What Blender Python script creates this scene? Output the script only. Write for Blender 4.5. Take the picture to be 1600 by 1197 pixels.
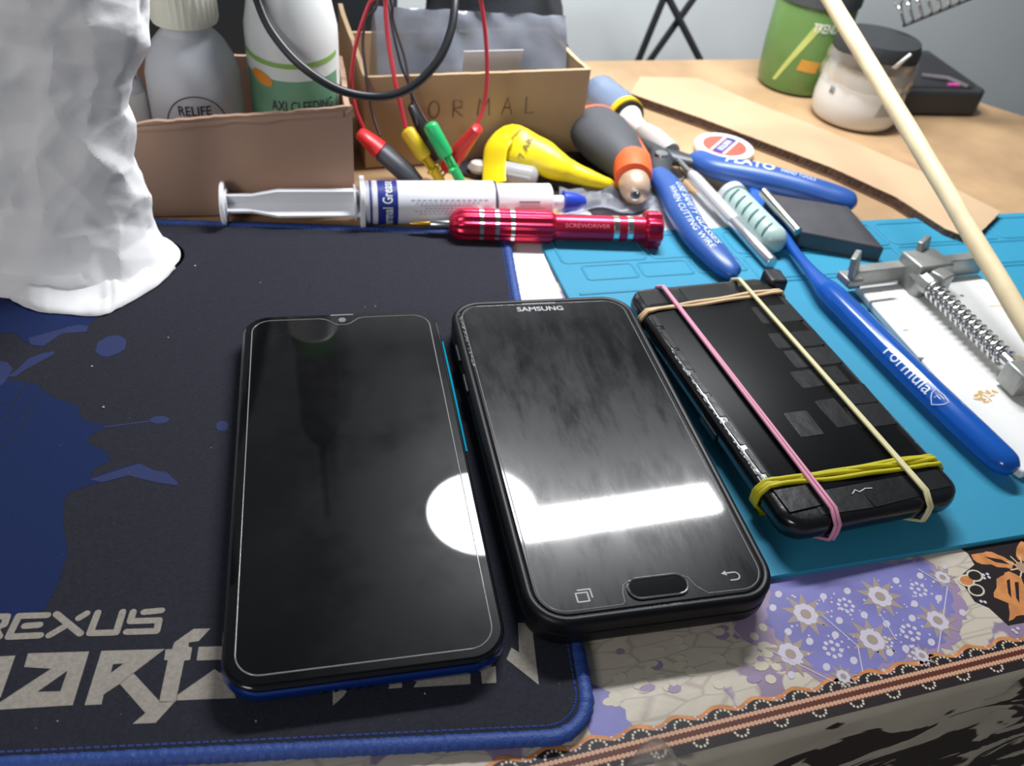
import bpy, bmesh, math, random
from math import sin, cos, pi, radians as R
from mathutils import Vector, Matrix, noise
random.seed(7)
for o in list(bpy.data.objects): bpy.data.objects.remove(o)
S = 0.001                                    # all lengths below are millimetres
sc = bpy.context.scene; col = sc.collection
# ---------------------------------------------------------------- camera
FPX, CH, PIT, ROL = 1304.56, 216.6, 0.704, 0.126
_f = Vector((0, cos(PIT), -sin(PIT))); _r0 = Vector((1, 0, 0)); _u0 = Vector((0, sin(PIT), cos(PIT)))
_r = cos(ROL)*_r0 + sin(ROL)*_u0; _u = -sin(ROL)*_r0 + cos(ROL)*_u0
cd = bpy.data.cameras.new('camera'); cam = bpy.data.objects.new('camera', cd); col.objects.link(cam)
cam.matrix_world = Matrix(((_r.x, _u.x, -_f.x, 0), (_r.y, _u.y, -_f.y, 0), (_r.z, _u.z, -_f.z, CH*S), (0, 0, 0, 1)))
cd.sensor_width = 36; cd.lens = FPX/1600*36; cd.clip_start = 0.01; cd.clip_end = 20
cd.dof.use_dof = True; cd.dof.focus_distance = 0.275; cd.dof.aperture_fstop = 16
sc.camera = cam
sc.view_settings.view_transform = 'Standard'; sc.view_settings.look = 'None'
sc.view_settings.gamma = 1; sc.view_settings.exposure = 0.0; sc.view_settings.use_curve_mapping = False
# ---------------------------------------------------------------- light
w = bpy.data.worlds.new('world'); sc.world = w; w.use_nodes = True
w.node_tree.nodes['Background'].inputs[0].default_value = (0.62, 0.72, 0.85, 1)
w.node_tree.nodes['Background'].inputs[1].default_value = 0.12
def area(name, loc, shape, sx, sy, power, color, rz=0, tilt=0):
    l = bpy.data.lights.new(name, 'AREA'); l.shape = shape; l.size = sx*S; l.size_y = sy*S
    l.energy = power; l.color = color
    o = bpy.data.objects.new(name, l); col.objects.link(o)
    o.location = Vector(loc)*S; o.rotation_euler = (R(tilt), 0, R(rz)); return o
area('round_lamp_light', (-13, 510, 400), 'ELLIPSE', 100, 104, 1.75, (0.95, 0.97, 1.0), tilt=4)
area('tube_lamp_light', (116, 526, 400), 'RECTANGLE', 195, 35, 2.7, (0.97, 0.98, 1.0), rz=20, tilt=4)
o_ = area('front_fill_light', (-430, -680, 520), 'ELLIPSE', 320, 320, 3.6, (1.0, 0.97, 0.95))  # added fill from front left, brightens faces turned to the camera; no known lamp
o_.rotation_euler = (Vector((-50, 350, 0))-Vector((-430, -680, 520))).to_track_quat('-Z', 'Y').to_euler()

# ---------------------------------------------------------------- geometry of the site
def ray(px, py):
    return _f*FPX + _r*(px-800) - _u*(py-598.5)
def at(px, py, z=0.0):                       # where the line of sight meets the height z
    d = ray(px, py); return Vector((0, 0, CH)) + d*((z-CH)/d.z)
def aty(px, py, y):                          # where it meets the vertical plane y
    d = ray(px, py); return Vector((0, 0, CH)) + d*(y/d.y)
# ---------------------------------------------------------------- materials
def lin(c):
    return tuple(((v/255)/12.92 if v/255 <= .04045 else ((v/255+.055)/1.055)**2.4) for v in c)
def mat(name, c, rough=.5, metal=0, trans=0, bump=0, bscale=300, coat=0, vary=0, vscale=100, alpha=1, spec=.5, c2=None, sss=0, ior=1.45):
    m = bpy.data.materials.new(name); m.use_nodes = True; nt = m.node_tree; b = nt.nodes['Principled BSDF']
    L = lin(c); b.inputs['Base Color'].default_value = (*L, 1)
    b.inputs['Roughness'].default_value = rough; b.inputs['Metallic'].default_value = metal
    b.inputs['Transmission Weight'].default_value = trans; b.inputs['Coat Weight'].default_value = coat
    b.inputs['Coat Roughness'].default_value = .05
    b.inputs['Alpha'].default_value = alpha; b.inputs['Specular IOR Level'].default_value = spec
    b.inputs['IOR'].default_value = ior
    if sss:
        b.inputs['Subsurface Weight'].default_value = sss; b.inputs['Subsurface Radius'].default_value = (.004, .004, .004)
        b.inputs['Subsurface Scale'].default_value = 1
    tc = nt.nodes.new('ShaderNodeTexCoord')
    if vary or c2:
        n = nt.nodes.new('ShaderNodeTexNoise'); n.inputs['Scale'].default_value = vscale; n.inputs['Detail'].default_value = 6
        nt.links.new(tc.outputs['Object'], n.inputs['Vector'])
        mx = nt.nodes.new('ShaderNodeMix'); mx.data_type = 'RGBA'
        r = nt.nodes.new('ShaderNodeMapRange'); r.inputs[1].default_value = .35; r.inputs[2].default_value = .65
        nt.links.new(n.outputs['Fac'], r.inputs[0]); nt.links.new(r.outputs[0], mx.inputs['Factor'])
        if c2: A, B = L, lin(c2)
        else: A, B = tuple(v*(1-vary) for v in L), tuple(min(1, v*(1+vary)) for v in L)
        mx.inputs[6].default_value = (*A, 1); mx.inputs[7].default_value = (*B, 1)
        nt.links.new(mx.outputs[2], b.inputs['Base Color'])
    if bump:
        n = nt.nodes.new('ShaderNodeTexNoise'); n.inputs['Scale'].default_value = bscale; n.inputs['Detail'].default_value = 5
        nt.links.new(tc.outputs['Object'], n.inputs['Vector'])
        bp = nt.nodes.new('ShaderNodeBump'); bp.inputs['Strength'].default_value = bump; bp.inputs['Distance'].default_value = .0006
        nt.links.new(n.outputs['Fac'], bp.inputs['Height']); nt.links.new(bp.outputs[0], b.inputs['Normal'])
    return m
def smudge(m, lo, hi, scale=60, stretch=(1, 1, 1)):          # finger smears: roughness varies over the glass
    nt = m.node_tree; b = nt.nodes['Principled BSDF']
    tc = nt.nodes.new('ShaderNodeTexCoord'); mp = nt.nodes.new('ShaderNodeMapping'); mp.inputs['Scale'].default_value = stretch
    n = nt.nodes.new('ShaderNodeTexNoise'); n.inputs['Scale'].default_value = scale; n.inputs['Detail'].default_value = 7; n.inputs['Roughness'].default_value = .65
    r = nt.nodes.new('ShaderNodeMapRange'); r.inputs[1].default_value = .35; r.inputs[2].default_value = .7; r.inputs[3].default_value = lo; r.inputs[4].default_value = hi
    nt.links.new(tc.outputs['Object'], mp.inputs[0]); nt.links.new(mp.outputs[0], n.inputs['Vector']); nt.links.new(n.outputs['Fac'], r.inputs[0])
    nt.links.new(r.outputs[0], b.inputs['Roughness'])
# ---------------------------------------------------------------- mesh builder
def T2(loc=(0, 0, 0), rz=0, rx=0, ry=0):
    return Matrix.Translation(Vector(loc)) @ Matrix.Rotation(rz, 4, 'Z') @ Matrix.Rotation(ry, 4, 'Y') @ Matrix.Rotation(rx, 4, 'X')
def rrect(wd, ln, r, n=7, cx=0, cy=0):
    p = []
    r = max(r, .01)
    for sx, sy, a0 in ((1, 1, 0), (-1, 1, 90), (-1, -1, 180), (1, -1, 270)):
        for k in range(n+1):
            a = R(a0+90*k/n); p.append((cx+sx*(wd/2-r)+r*cos(a), cy+sy*(ln/2-r)+r*sin(a)))
    return p
class MB:
    def __init__(s): s.v = []; s.f = []; s.m = []
    def add(s, vs, fs, m=0, M=None):
        b = len(s.v)
        s.v += [tuple(M @ Vector(v)) if M else tuple(v) for v in vs]
        for f in fs: s.f.append([b+i for i in f]); s.m.append(m)
        return s
    def loops(s, L, m=0, cap0=True, cap1=True, closed=True, wrap=False, M=None):
        n = len(L[0]); vs = [p for l in L for p in l]; fs = []
        K = len(L)
        for k in range(K if wrap else K-1):
            k2 = (k+1) % K
            for i in range(n if closed else n-1):
                j = (i+1) % n; fs.append([k*n+i, k*n+j, k2*n+j, k2*n+i])
        if cap0 and not wrap: fs.append(list(range(n))[::-1])
        if cap1 and not wrap: fs.append([(K-1)*n+i for i in range(n)])
        return s.add(vs, fs, m, M)
    def slab(s, wd, ln, r, prof, m=0, M=None, cx=0, cy=0, cap0=True, cap1=True, n=7):
        return s.loops([[(x, y, z) for x, y in rrect(wd-2*i, ln-2*i, r-i if r-i > .3 else .3, n, cx, cy)] for i, z in prof], m, cap0, cap1, M=M)
    def box(s, c, size, m=0, M=None):
        x, y, z = size[0]/2, size[1]/2, size[2]/2; cx, cy, cz = c
        vs = [(cx+a*x, cy+b*y, cz+d*z) for d in (-1, 1) for a, b in ((-1, -1), (1, -1), (1, 1), (-1, 1))]
        return s.add(vs, [[3, 2, 1, 0], [4, 5, 6, 7], [0, 1, 5, 4], [1, 2, 6, 5], [2, 3, 7, 6], [3, 0, 4, 7]], m, M)
    def prism(s, poly, z0, z1, m=0, M=None):
        if sum(poly[i][0]*poly[(i+1) % len(poly)][1]-poly[(i+1) % len(poly)][0]*poly[i][1] for i in range(len(poly))) < 0: poly = poly[::-1]
        return s.loops([[(p[0], p[1], z0) for p in poly], [(p[0], p[1], z1) for p in poly]], m, M=M)
    def flat(s, poly, z, m=0, M=None):
        if sum(poly[i][0]*poly[(i+1) % len(poly)][1]-poly[(i+1) % len(poly)][0]*poly[i][1] for i in range(len(poly))) < 0: poly = poly[::-1]
        return s.add([(p[0], p[1], z) for p in poly], [list(range(len(poly)))], m, M)
    def disc(s, c, r, z, m=0, n=12, ry=None, rot=0):
        ry = ry or r; z += (len(s.f) % 9)*.0025
        return s.flat([(c[0]+r*cos(2*pi*k/n)*cos(rot)-ry*sin(2*pi*k/n)*sin(rot), c[1]+r*cos(2*pi*k/n)*sin(rot)+ry*sin(2*pi*k/n)*cos(rot)) for k in range(n)], z, m)
    def stroke(s, pts, wd, z, m=0):
        z += random.random()*.02
        for a, b in zip(pts, pts[1:]):
            z += .004
            d = Vector((b[0]-a[0], b[1]-a[1])); 
            if d.length < 1e-6: continue
            d.normalize(); nn = Vector((-d.y, d.x))*wd/2
            s.flat([(a[0]+nn.x, a[1]+nn.y), (b[0]+nn.x, b[1]+nn.y), (b[0]-nn.x, b[1]-nn.y), (a[0]-nn.x, a[1]-nn.y)], z, m)
        for p in pts: z += .004; s.disc(p, wd/2, z, m, 10)
        return s
    def tube(s, path, r, n=8, m=0, closed=False, M=None, flat=1.0, up=None, caps=True):
        P = [Vector(p) for p in path]; K = len(P); L = []
        rr = r if isinstance(r, (list, tuple)) else [r]*K
        nrm = None
        for i in range(K):
            if closed: t = P[(i+1) % K]-P[i-1]
            else: t = P[min(i+1, K-1)]-P[max(i-1, 0)]
            t.normalize()
            if up is not None:
                a = Vector(up); a = a-t*a.dot(t)
                if a.length < 1e-4: a = nrm
                a.normalize()
            elif nrm is None:
                a = Vector((0, 0, 1)) if abs(t.z) < .9 else Vector((1, 0, 0)); a = (a-t*a.dot(t)).normalized()
            else: a = (nrm-t*nrm.dot(t)).normalized()
            nrm = a; b = t.cross(a)
            L.append([tuple(P[i]+a*(rr[i]*flat*cos(2*pi*k/n))+b*(rr[i]*sin(2*pi*k/n))) for k in range(n)])
        return s.loops(L, m, caps, caps, wrap=closed, M=M)
    def lathe(s, prof, n=32, m=0, M=None, cap0=True, cap1=True, a0=0, a1=2*pi, rib=0, nrib=0):
        full = abs(a1-a0-2*pi) < 1e-6; K = n if full else n+1
        L = []
        for p in prof:
            r, z = p[0], p[1]; rb = p[2] if len(p) > 2 else 0
            L.append([((r+rb*cos(nrib*(a0+(a1-a0)*k/n)))*cos(a0+(a1-a0)*k/n), (r+rb*cos(nrib*(a0+(a1-a0)*k/n)))*sin(a0+(a1-a0)*k/n), z) for k in range(K)])
        return s.loops(L, m, cap0 and full, cap1 and full, closed=full, M=M)
    def build(s, name, mats, parent=None, world=False, smooth=35, bevel=0, solid=0, sub=0):
        if not isinstance(mats, (list, tuple)): mats = [mats]
        vs = s.v
        if world and parent is not None:
            inv = MW[parent.name].inverted(); vs = [inv @ Vector(v) for v in vs]
        me = bpy.data.meshes.new(name)
        me.from_pydata([(v[0]*S, v[1]*S, v[2]*S) for v in vs], [], s.f)
        for q in mats: me.materials.append(q)
        me.polygons.foreach_set('material_index', s.m)
        if smooth:
            me.polygons.foreach_set('use_smooth', [True]*len(s.f)); me.update()
            me.set_sharp_from_angle(angle=R(smooth))
        me.validate(); me.update()
        o = bpy.data.objects.new(name, me); col.objects.link(o)
        if parent is not None: o.parent = parent
        if bevel:
            b = o.modifiers.new('bevel', 'BEVEL'); b.width = bevel*S; b.segments = 2; b.limit_method = 'ANGLE'; b.angle_limit = R(40)
        if solid:
            b = o.modifiers.new('thickness', 'SOLIDIFY'); b.thickness = solid*S; b.offset = 0
        if sub:
            b = o.modifiers.new('subdivision', 'SUBSURF'); b.levels = b.render_levels = sub
        return o
MW = {}
def thing(name, label, cat, loc=(0, 0, 0), rz=0, group=None, M=None):
    o = bpy.data.objects.new(name, None); col.objects.link(o)
    if M is None: M = T2(loc, rz)
    MW[o.name] = M.copy()
    q = M.copy(); q.translation = q.translation*S; o.matrix_world = q
    o.empty_display_size = .01
    o['label'] = label; o['category'] = cat
    if group: o['group'] = group
    return o
def tag(o, label, cat, group=None):
    o['label'] = label; o['category'] = cat
    if group: o['group'] = group
    return o
def struct(o): o['kind'] = 'structure'; return o
_tc = {}
def text_geo(t, bold=0):
    k = (t, bold)
    if k not in _tc:
        c = bpy.data.curves.new('t', 'FONT'); c.body = t; c.offset = bold; c.resolution_u = 3
        o = bpy.data.objects.new('t', c); col.objects.link(o)
        dg = bpy.context.evaluated_depsgraph_get(); dg.update()
        me = o.evaluated_get(dg).to_mesh()
        vs = [tuple(v.co) for v in me.vertices]; fs = [list(p.vertices) for p in me.polygons]
        bpy.data.objects.remove(o); bpy.data.curves.remove(c)
        x0 = min(v[0] for v in vs); x1 = max(v[0] for v in vs); y0 = min(v[1] for v in vs); y1 = max(v[1] for v in vs)
        vs = [((v[0]-x0)/(x1-x0), (v[1]-y0)/(y1-y0), 0) for v in vs]
        bm = bmesh.new(); bv = [bm.verts.new(v) for v in vs]      # cut into small facets so the print can follow curved surfaces
        for q in fs:
            try: bm.faces.new([bv[i] for i in q])
            except ValueError: pass
        for ax, n in ((1, 6), (0, 24)):
            for c_ in range(1, n):
                co = [0, 0, 0]; co[ax] = c_/n+.0003; no = [0, 0, 0]; no[ax] = 1
                bmesh.ops.bisect_plane(bm, geom=bm.verts[:]+bm.edges[:]+bm.faces[:], plane_co=co, plane_no=no)
        bm.verts.index_update(); vs = [tuple(v.co) for v in bm.verts]; fs = [[v.index for v in f_.verts] for f_ in bm.faces]; bm.free()
        _tc[k] = (vs, fs)
    return _tc[k]
def text_on(mb, t, fn, bold=0, m=0, cuts=0):
    """fn maps (0..1, 0..1) of the text box to a point"""
    vs, fs = text_geo(t, bold)
    mb.add([fn(v[0], v[1]) for v in vs], fs, m)
def text_px(mb, t, a, b, hpx, z, bold=0, m=0):
    """a,b: ends of the baseline (points), hpx: upward vector (points), flat at z"""
    A, B, U = Vector(a), Vector(b), Vector(hpx)
    text_on(mb, t, lambda x, y: tuple(Vector((*(A+(B-A)*x+(U-A)*y).xy, z))), bold, m)
def crom(P, n=8, closed=False):
    P = [Vector(p) for p in P]; out = []; K = len(P)
    for i in range(K if closed else K-1):
        if closed: p0, p1, p2, p3 = P[i-1], P[i], P[(i+1) % K], P[(i+2) % K]
        else: p0, p1, p2, p3 = P[max(i-1, 0)], P[i], P[i+1], P[min(i+2, K-1)]
        for k in range(n):
            t = k/n
            out.append(.5*((2*p1)+(p2-p0)*t+(2*p0-5*p1+4*p2-p3)*t*t+(3*p1-p0-3*p2+p3)*t**3))
    if not closed: out.append(P[-1])
    return out
def axisM(a, b):                              # local z runs from a to b
    a, b = Vector(a), Vector(b); z = (b-a).normalized()
    x = Vector((0, 0, 1)); x = (x-z*x.dot(z)); 
    if x.length < 1e-3: x = Vector((1, 0, 0))
    x.normalize(); y = z.cross(x)             # local x points up as far as it can
    return Matrix(((x.x, y.x, z.x, a.x), (x.y, y.y, z.y, a.y), (x.z, y.z, z.z, a.z), (0, 0, 0, 1)))

TA = R(21.5)                                  # the table is turned by this much
TM = Matrix.Rotation(TA, 4, 'Z')
def tw(u, v, z=0): return TM @ Vector((u, v, z))
def tuv(p): q = TM.inverted() @ Vector((p[0], p[1], 0)); return q
# ================================================================ SETTING
wallm = mat('painted_wall', (228, 234, 234), .7, vary=.06, vscale=3, bump=.1, bscale=40)
mb = MB(); mb.box((300, 780, 250), (3600, 40, 2200), M=TM); struct(mb.build('wall_back', wallm))
floorm = mat('floor_tile', (120, 112, 104), .5, vary=.15, vscale=6)
mb = MB(); mb.box((300, -100, -770), (3600, 2300, 40), M=TM); struct(mb.build('floor', floorm))

# ---- table
woodm = mat('brown_board', (178, 146, 110), .5, vary=.16, vscale=22, bump=.1, bscale=120)
nt = woodm.node_tree
tab = thing('table', 'wooden table with pale brown top carrying all the tools', 'table', tw(0, 330, -750), TA)
poly = [(-520, 84), (620, 84), (620, 380), (548, 488), (505, 584), (-520, 584)]
mb = MB(); mb.prism([(x, y-330) for x, y in poly], 732, 749.2); mb.build('tabletop', woodm, tab, bevel=.6)
lm = mat('leg_wood', (120, 84, 56), .6, vary=.2, vscale=20)
mb = MB()
mb.box((50, -215, 700), (1060, 18, 62)); mb.box((-10, 215, 700), (900, 18, 62)); mb.build('apron', lm, tab)
for x, y in ((-480, -210), (570, -210), (-480, 215), (440, 215)):
    mb = MB(); mb.box((x, y, 366), (40, 40, 731)); mb.build('leg', lm, tab, bevel=1)

# ---- patterned sheet over the front of the table
def cover_mat():
    m = bpy.data.materials.new('batik_print_sheet'); m.use_nodes = True; nt = m.node_tree; b = nt.nodes['Principled BSDF']
    N = nt.nodes.new; Lk = nt.links.new
    tc = N('ShaderNodeTexCoord'); mp = N('ShaderNodeMapping'); mp.inputs['Scale'].default_value = (.55, 1.9, 1); Lk(tc.outputs['Object'], mp.inputs[0])
    v = N('ShaderNodeTexVoronoi'); v.feature = 'DISTANCE_TO_EDGE'; v.inputs['Scale'].default_value = 110; Lk(mp.outputs[0], v.inputs['Vector'])
    r = N('ShaderNodeMapRange'); r.inputs[1].default_value = .0; r.inputs[2].default_value = .06; Lk(v.outputs['Distance'], r.inputs[0])
    mx = N('ShaderNodeMix'); mx.data_type = 'RGBA'; mx.inputs[6].default_value = (*lin((170, 160, 146)), 1); mx.inputs[7].default_value = (*lin((196, 186, 170)), 1)
    Lk(r.outputs[0], mx.inputs['Factor'])
    n = N('ShaderNodeTexNoise'); n.inputs['Scale'].default_value = 26; n.inputs['Detail'].default_value = 1; Lk(tc.outputs['Object'], n.inputs['Vector'])
    v2 = N('ShaderNodeTexVoronoi'); v2.inputs['Scale'].default_value = 190; Lk(tc.outputs['Object'], v2.inputs['Vector'])
    a = N('ShaderNodeMath'); a.operation = 'MULTIPLY_ADD'; a.inputs[1].default_value = .25; Lk(v2.outputs['Distance'], a.inputs[0]); Lk(n.outputs['Fac'], a.inputs[2])
    r2 = N('ShaderNodeMapRange'); r2.inputs[1].default_value = .71; r2.inputs[2].default_value = .74; Lk(a.outputs[0], r2.inputs[0])
    mx2 = N('ShaderNodeMix'); mx2.data_type = 'RGBA'; Lk(r2.outputs[0], mx2.inputs['Factor']); Lk(mx.outputs[2], mx2.inputs[6]); mx2.inputs[7].default_value = (*lin((142, 124, 148)), 1)
    # hanging side: dark leaves on cream
    mp3 = N('ShaderNodeMapping'); mp3.inputs['Scale'].default_value = (.45, 1, 1.0); mp3.inputs['Rotation'].default_value = (0, R(-25), 0); Lk(tc.outputs['Object'], mp3.inputs[0])
    n3 = N('ShaderNodeTexNoise'); n3.inputs['Scale'].default_value = 75; n3.inputs['Detail'].default_value = 2.5; n3.inputs['Distortion'].default_value = .8; Lk(mp3.outputs[0], n3.inputs['Vector'])
    sp = N('ShaderNodeSeparateXYZ'); Lk(tc.outputs['Object'], sp.inputs[0])
    rz = N('ShaderNodeMapRange'); rz.inputs[1].default_value = -.009; rz.inputs[2].default_value = -.026; rz.inputs[3].default_value = -.14; rz.inputs[4].default_value = .03; Lk(sp.outputs[2], rz.inputs[0])
    ad = N('ShaderNodeMath'); ad.operation = 'ADD'; Lk(n3.outputs['Fac'], ad.inputs[0]); Lk(rz.outputs[0], ad.inputs[1])
    r3 = N('ShaderNodeMapRange'); r3.inputs[1].default_value = .47; r3.inputs[2].default_value = .50; Lk(ad.outputs[0], r3.inputs[0])
    n4 = N('ShaderNodeTexNoise'); n4.inputs['Scale'].default_value = 40; Lk(tc.outputs['Object'], n4.inputs['Vector'])
    cr = N('ShaderNodeMix'); cr.data_type = 'RGBA'; cr.inputs[6].default_value = (*lin((184, 172, 152)), 1); cr.inputs[7].default_value = (*lin((212, 204, 186)), 1); Lk(n4.outputs['Fac'], cr.inputs['Factor'])
    sd = N('ShaderNodeMix'); sd.data_type = 'RGBA'; Lk(r3.outputs[0], sd.inputs['Factor']); Lk(cr.outputs[2], sd.inputs[6]); sd.inputs[7].default_value = (*lin((56, 46, 45)), 1)
    rs = N('ShaderNodeMapRange'); rs.inputs[1].default_value = -.0012; rs.inputs[2].default_value = -.0022; Lk(sp.outputs[2], rs.inputs[0])
    fin = N('ShaderNodeMix'); fin.data_type = 'RGBA'; Lk(rs.outputs[0], fin.inputs['Factor']); Lk(mx2.outputs[2], fin.inputs[6]); Lk(sd.outputs[2], fin.inputs[7])
    Lk(fin.outputs[2], b.inputs['Base Color']); b.inputs['Roughness'].default_value = .38
    nb = N('ShaderNodeTexNoise'); nb.inputs['Scale'].default_value = 60; nb.inputs['Detail'].default_value = 4; Lk(tc.outputs['Object'], nb.inputs['Vector'])
    bp = N('ShaderNodeBump'); bp.inputs['Strength'].default_value = .3; bp.inputs['Distance'].default_value = .0012; Lk(nb.outputs['Fac'], bp.inputs['Height']); Lk(bp.outputs[0], b.inputs['Normal'])
    return m
coverm = cover_mat()
VE = 85.0
cov = thing('table_cover', 'glossy batik print sheet wrapped over the front edge of table', 'table cover', tw(0, 0, 0), TA)
mb = MB(); 
top = [(-515, 384), (-32, 384), (55, 322), (618, 322)]
# top sheet as strip of columns with rounded front edge and hanging side
us = [-515+k*(1133/226) for k in range(227)]
def backv(u):
    for a, b in zip(top, top[1:]):
        if a[0] <= u <= b[0]: return a[1]+(b[1]-a[1])*(u-a[0])/(b[0]-a[0])
    return 322
L = []
for u in us:
    nz = noise.noise(Vector((u*.05, 0, 3)))*1.2; c = [(u, backv(u), 0)]
    for v in (300, 200, 140, 110, 96): c.append((u, v, 0))
    for a in (0, 20, 40, 60, 80, 90):
        c.append((u, VE+1+nz*.3-6*sin(R(a)), -6+6*cos(R(a)) ))
    for z in (-12, -20, -30, -45, -70, -110, -160):
        c.append((u, VE-5+nz*.5+noise.noise(Vector((u*.03, z*.06, 9)))*2.5, z+noise.noise(Vector((u*.04, 1, 1)))*2))
    L.append(c)
mb.loops(L, closed=False, cap0=False, cap1=False); mb.build('sheet', coverm, cov, smooth=60)
# printed motifs
pm = [mat('print_purple', (120, 118, 176), .35, vary=.12, vscale=60), mat('print_pale', (196, 190, 204), .35), mat('print_tan', (158, 142, 132), .35),
      mat('print_black', (38, 30, 32), .35), mat('print_orange', (200, 132, 78), .35, vary=.2, vscale=200), mat('print_rope', (202, 158, 130), .35), mat('print_mauve', (150, 130, 160), .35), mat('print_cream', (200, 192, 172), .35),
      mat('print_rust', (92, 46, 34), .35)]
def c7(x, y): return at(900+x/2.286, 840+y/2.286, 0).xy          # places read off the cover
def c4(x, y): return at(1200+x/4, 860+y/4, 0).xy
mb = MB()
def jag(P, amp=1.5, seed=0):
    out = []
    for i, p in enumerate(P):
        q = P[(i+1) % len(P)]; n = max(2, int((Vector(q)-Vector(p)).length/1.6))
        for k in range(n):
            t = k/n; x = p[0]+(q[0]-p[0])*t; y = p[1]+(q[1]-p[1])*t
            out.append((x+amp*noise.noise(Vector((x*.5, y*.5, seed))), y+amp*noise.noise(Vector((x*.5, y*.5, seed+5)))))
    return out
Z = .08
mb.flat(jag([c7(*p) for p in ((640, 120), (1240, 70), (1345, 150), (1400, 250), (1370, 385), (1100, 470), (900, 515), (740, 470), (660, 400), (560, 330))], 3), Z, 6)
mb.flat(jag([c7(*p) for p in ((700, 130), (1240, 80), (1320, 160), (1350, 260), (1310, 385), (1100, 455), (930, 498), (850, 470), (740, 400), (680, 300))], 2, 3), Z+.03, 0)
mb.flat(jag([c7(*p) for p in ((30, 520), (110, 540), (160, 600), (220, 700), (60, 720), (20, 640))], 2, 4), Z, 0)
rd = random.Random(3)
for k in range(46):        # blotches on the cream areas
    x = rd.uniform(120, 720); y = rd.uniform(360, 600)-(x-120)*.12
    p = c7(x, y); mb.disc(p, rd.uniform(1.2, 2.6), Z+.01+k*.0006, rd.choice((6, 7, 7, 7)), 9, rd.uniform(.9, 1.6), .35)
def star(cx, cy, r):
    c = c4(cx, cy); rr = r/9.5
    n = 9; P = []
    for k in range(2*n):
        a = 2*pi*k/(2*n)+.2; q = rr*(1.22 if k % 2 == 0 else .6); P.append((c.x+q*cos(a), c.y+q*sin(a)))
    mb.flat(P, Z+.06, 2)
    for k in range(8):
        a = 2*pi*k/8; mb.disc((c.x+rr*.38*cos(a), c.y+rr*.38*sin(a)), rr*.23, Z+.09, 1, 9)
    mb.disc(c, rr*.27, Z+.12, 2, 12)
for a in ((700, 290, 62), (650, 560, 62), (235, 400, 62), (140, 650, 60), (1060, 440, 56), (1090, 170, 40), (960, 660, 34), (470, 790, 34)): star(*a)
def flow(cx, cy, r):
    c = c4(cx, cy); rr = r/9.5
    for k in range(8):
        a = 2*pi*k/8; mb.disc((c.x+rr*cos(a), c.y+rr*sin(a)), rr*.3, Z+.07, 1, 7)
    mb.disc(c, rr*.3, Z+.07, 1, 7)
for a in ((485, 345, 22), (940, 245, 22), (890, 515, 24), (405, 620, 24), (905, 640, 20), (740, 575, 16)): flow(*a)
ovs = [(495, 255), (345, 290), (800, 190), (950, 160), (600, 405), (445, 440), (740, 460), (900, 425), (915, 335), (260, 570), (420, 530), (860, 615), (1020, 575), (535, 690), (365, 730), (1065, 300), (125, 510), (65, 275), (1215, 390), (1100, 100), (145, 780), (760, 640), (30, 360)]
for x, y in ovs: mb.disc(c4(x, y), 1.45, Z+.05, 1, 10, 1.1, 1.0)
for k in range(90):
    x = rd.uniform(60, 1130); y = rd.uniform(250, 720)-(x-60)*.1
    mb.disc(c4(x, y), rd.uniform(.25, .5), Z+.055, 1, 6)
for a, b in (((940, 120), (1120, 230)), ((1120, 230), (1060, 640)), ((0, 620), (400, 820)), ((340, 410), (560, 600)), ((560, 600), (590, 760)), ((710, 420), (800, 560))):
    mb.stroke([c4(*a), c4(*b)], .35, Z+.13, 1)
# dark corner motif with orange petals
mb.flat([c4(*p) for p in ((1130, -60), (1900, -220), (1900, 400), (1500, 470), (1380, 360), (1290, 320), (1190, 170), (1290, 90), (1250, 20))], Z+.02, 3)
for P in (((1260, 25), (1400, 10), (1540, 80), (1530, 120), (1400, 95), (1300, 80)), ((1430, 180), (1500, 130), (1580, 170), (1640, 300), (1600, 400), (1510, 440), (1500, 330), (1410, 290)), ((1545, 0), (1580, -60), (1640, -20), (1600, 70), (1560, 60)), ((1640, 60), (1760, 20), (1800, 120), (1700, 170), (1640, 130))):
    mb.flat(jag([c4(*p) for p in P], .8), Z+.06, 4)
for P in (((1540, 200), (1565, 200), (1570, 330), (1550, 300)), ((1490, 190), (1510, 180), (1520, 300), (1500, 270)), ((1350, 40), (1460, 60), (1510, 90), (1420, 75))):
    mb.flat([c4(*p) for p in P], Z+.09, 3)
for k in range(9):
    a = 2*pi*k/9; c = c4(1590, 110); mb.stroke([(c.x+2.2*cos(a), c.y+2.2*sin(a)), (c.x+5*cos(a), c.y+5*sin(a))], .5, Z+.11, 7)
mb.disc(c4(1590, 110), 2.4, Z+.1, 4, 14); mb.disc(c4(1590, 110), 1.6, Z+.12, 2, 12)
for cx, cy in ((1240, 190), (1300, 250), (1290, 160)):
    c = c4(cx, cy); mb.disc(c, 3.2, Z+.08, 7, 12, 2.4, .5); mb.disc(c, 2.5, Z+.1, 3 if cx > 1250 else 4, 12, 1.8, .5)
for x, y in ((1345, 155), (1370, 150), (1350, 175), (1380, 170), (1330, 320), (1355, 325), (1530, 500), (1550, 515), (1560, 490)): mb.disc(c4(x, y), .6, Z+.1, 1, 7)
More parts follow.
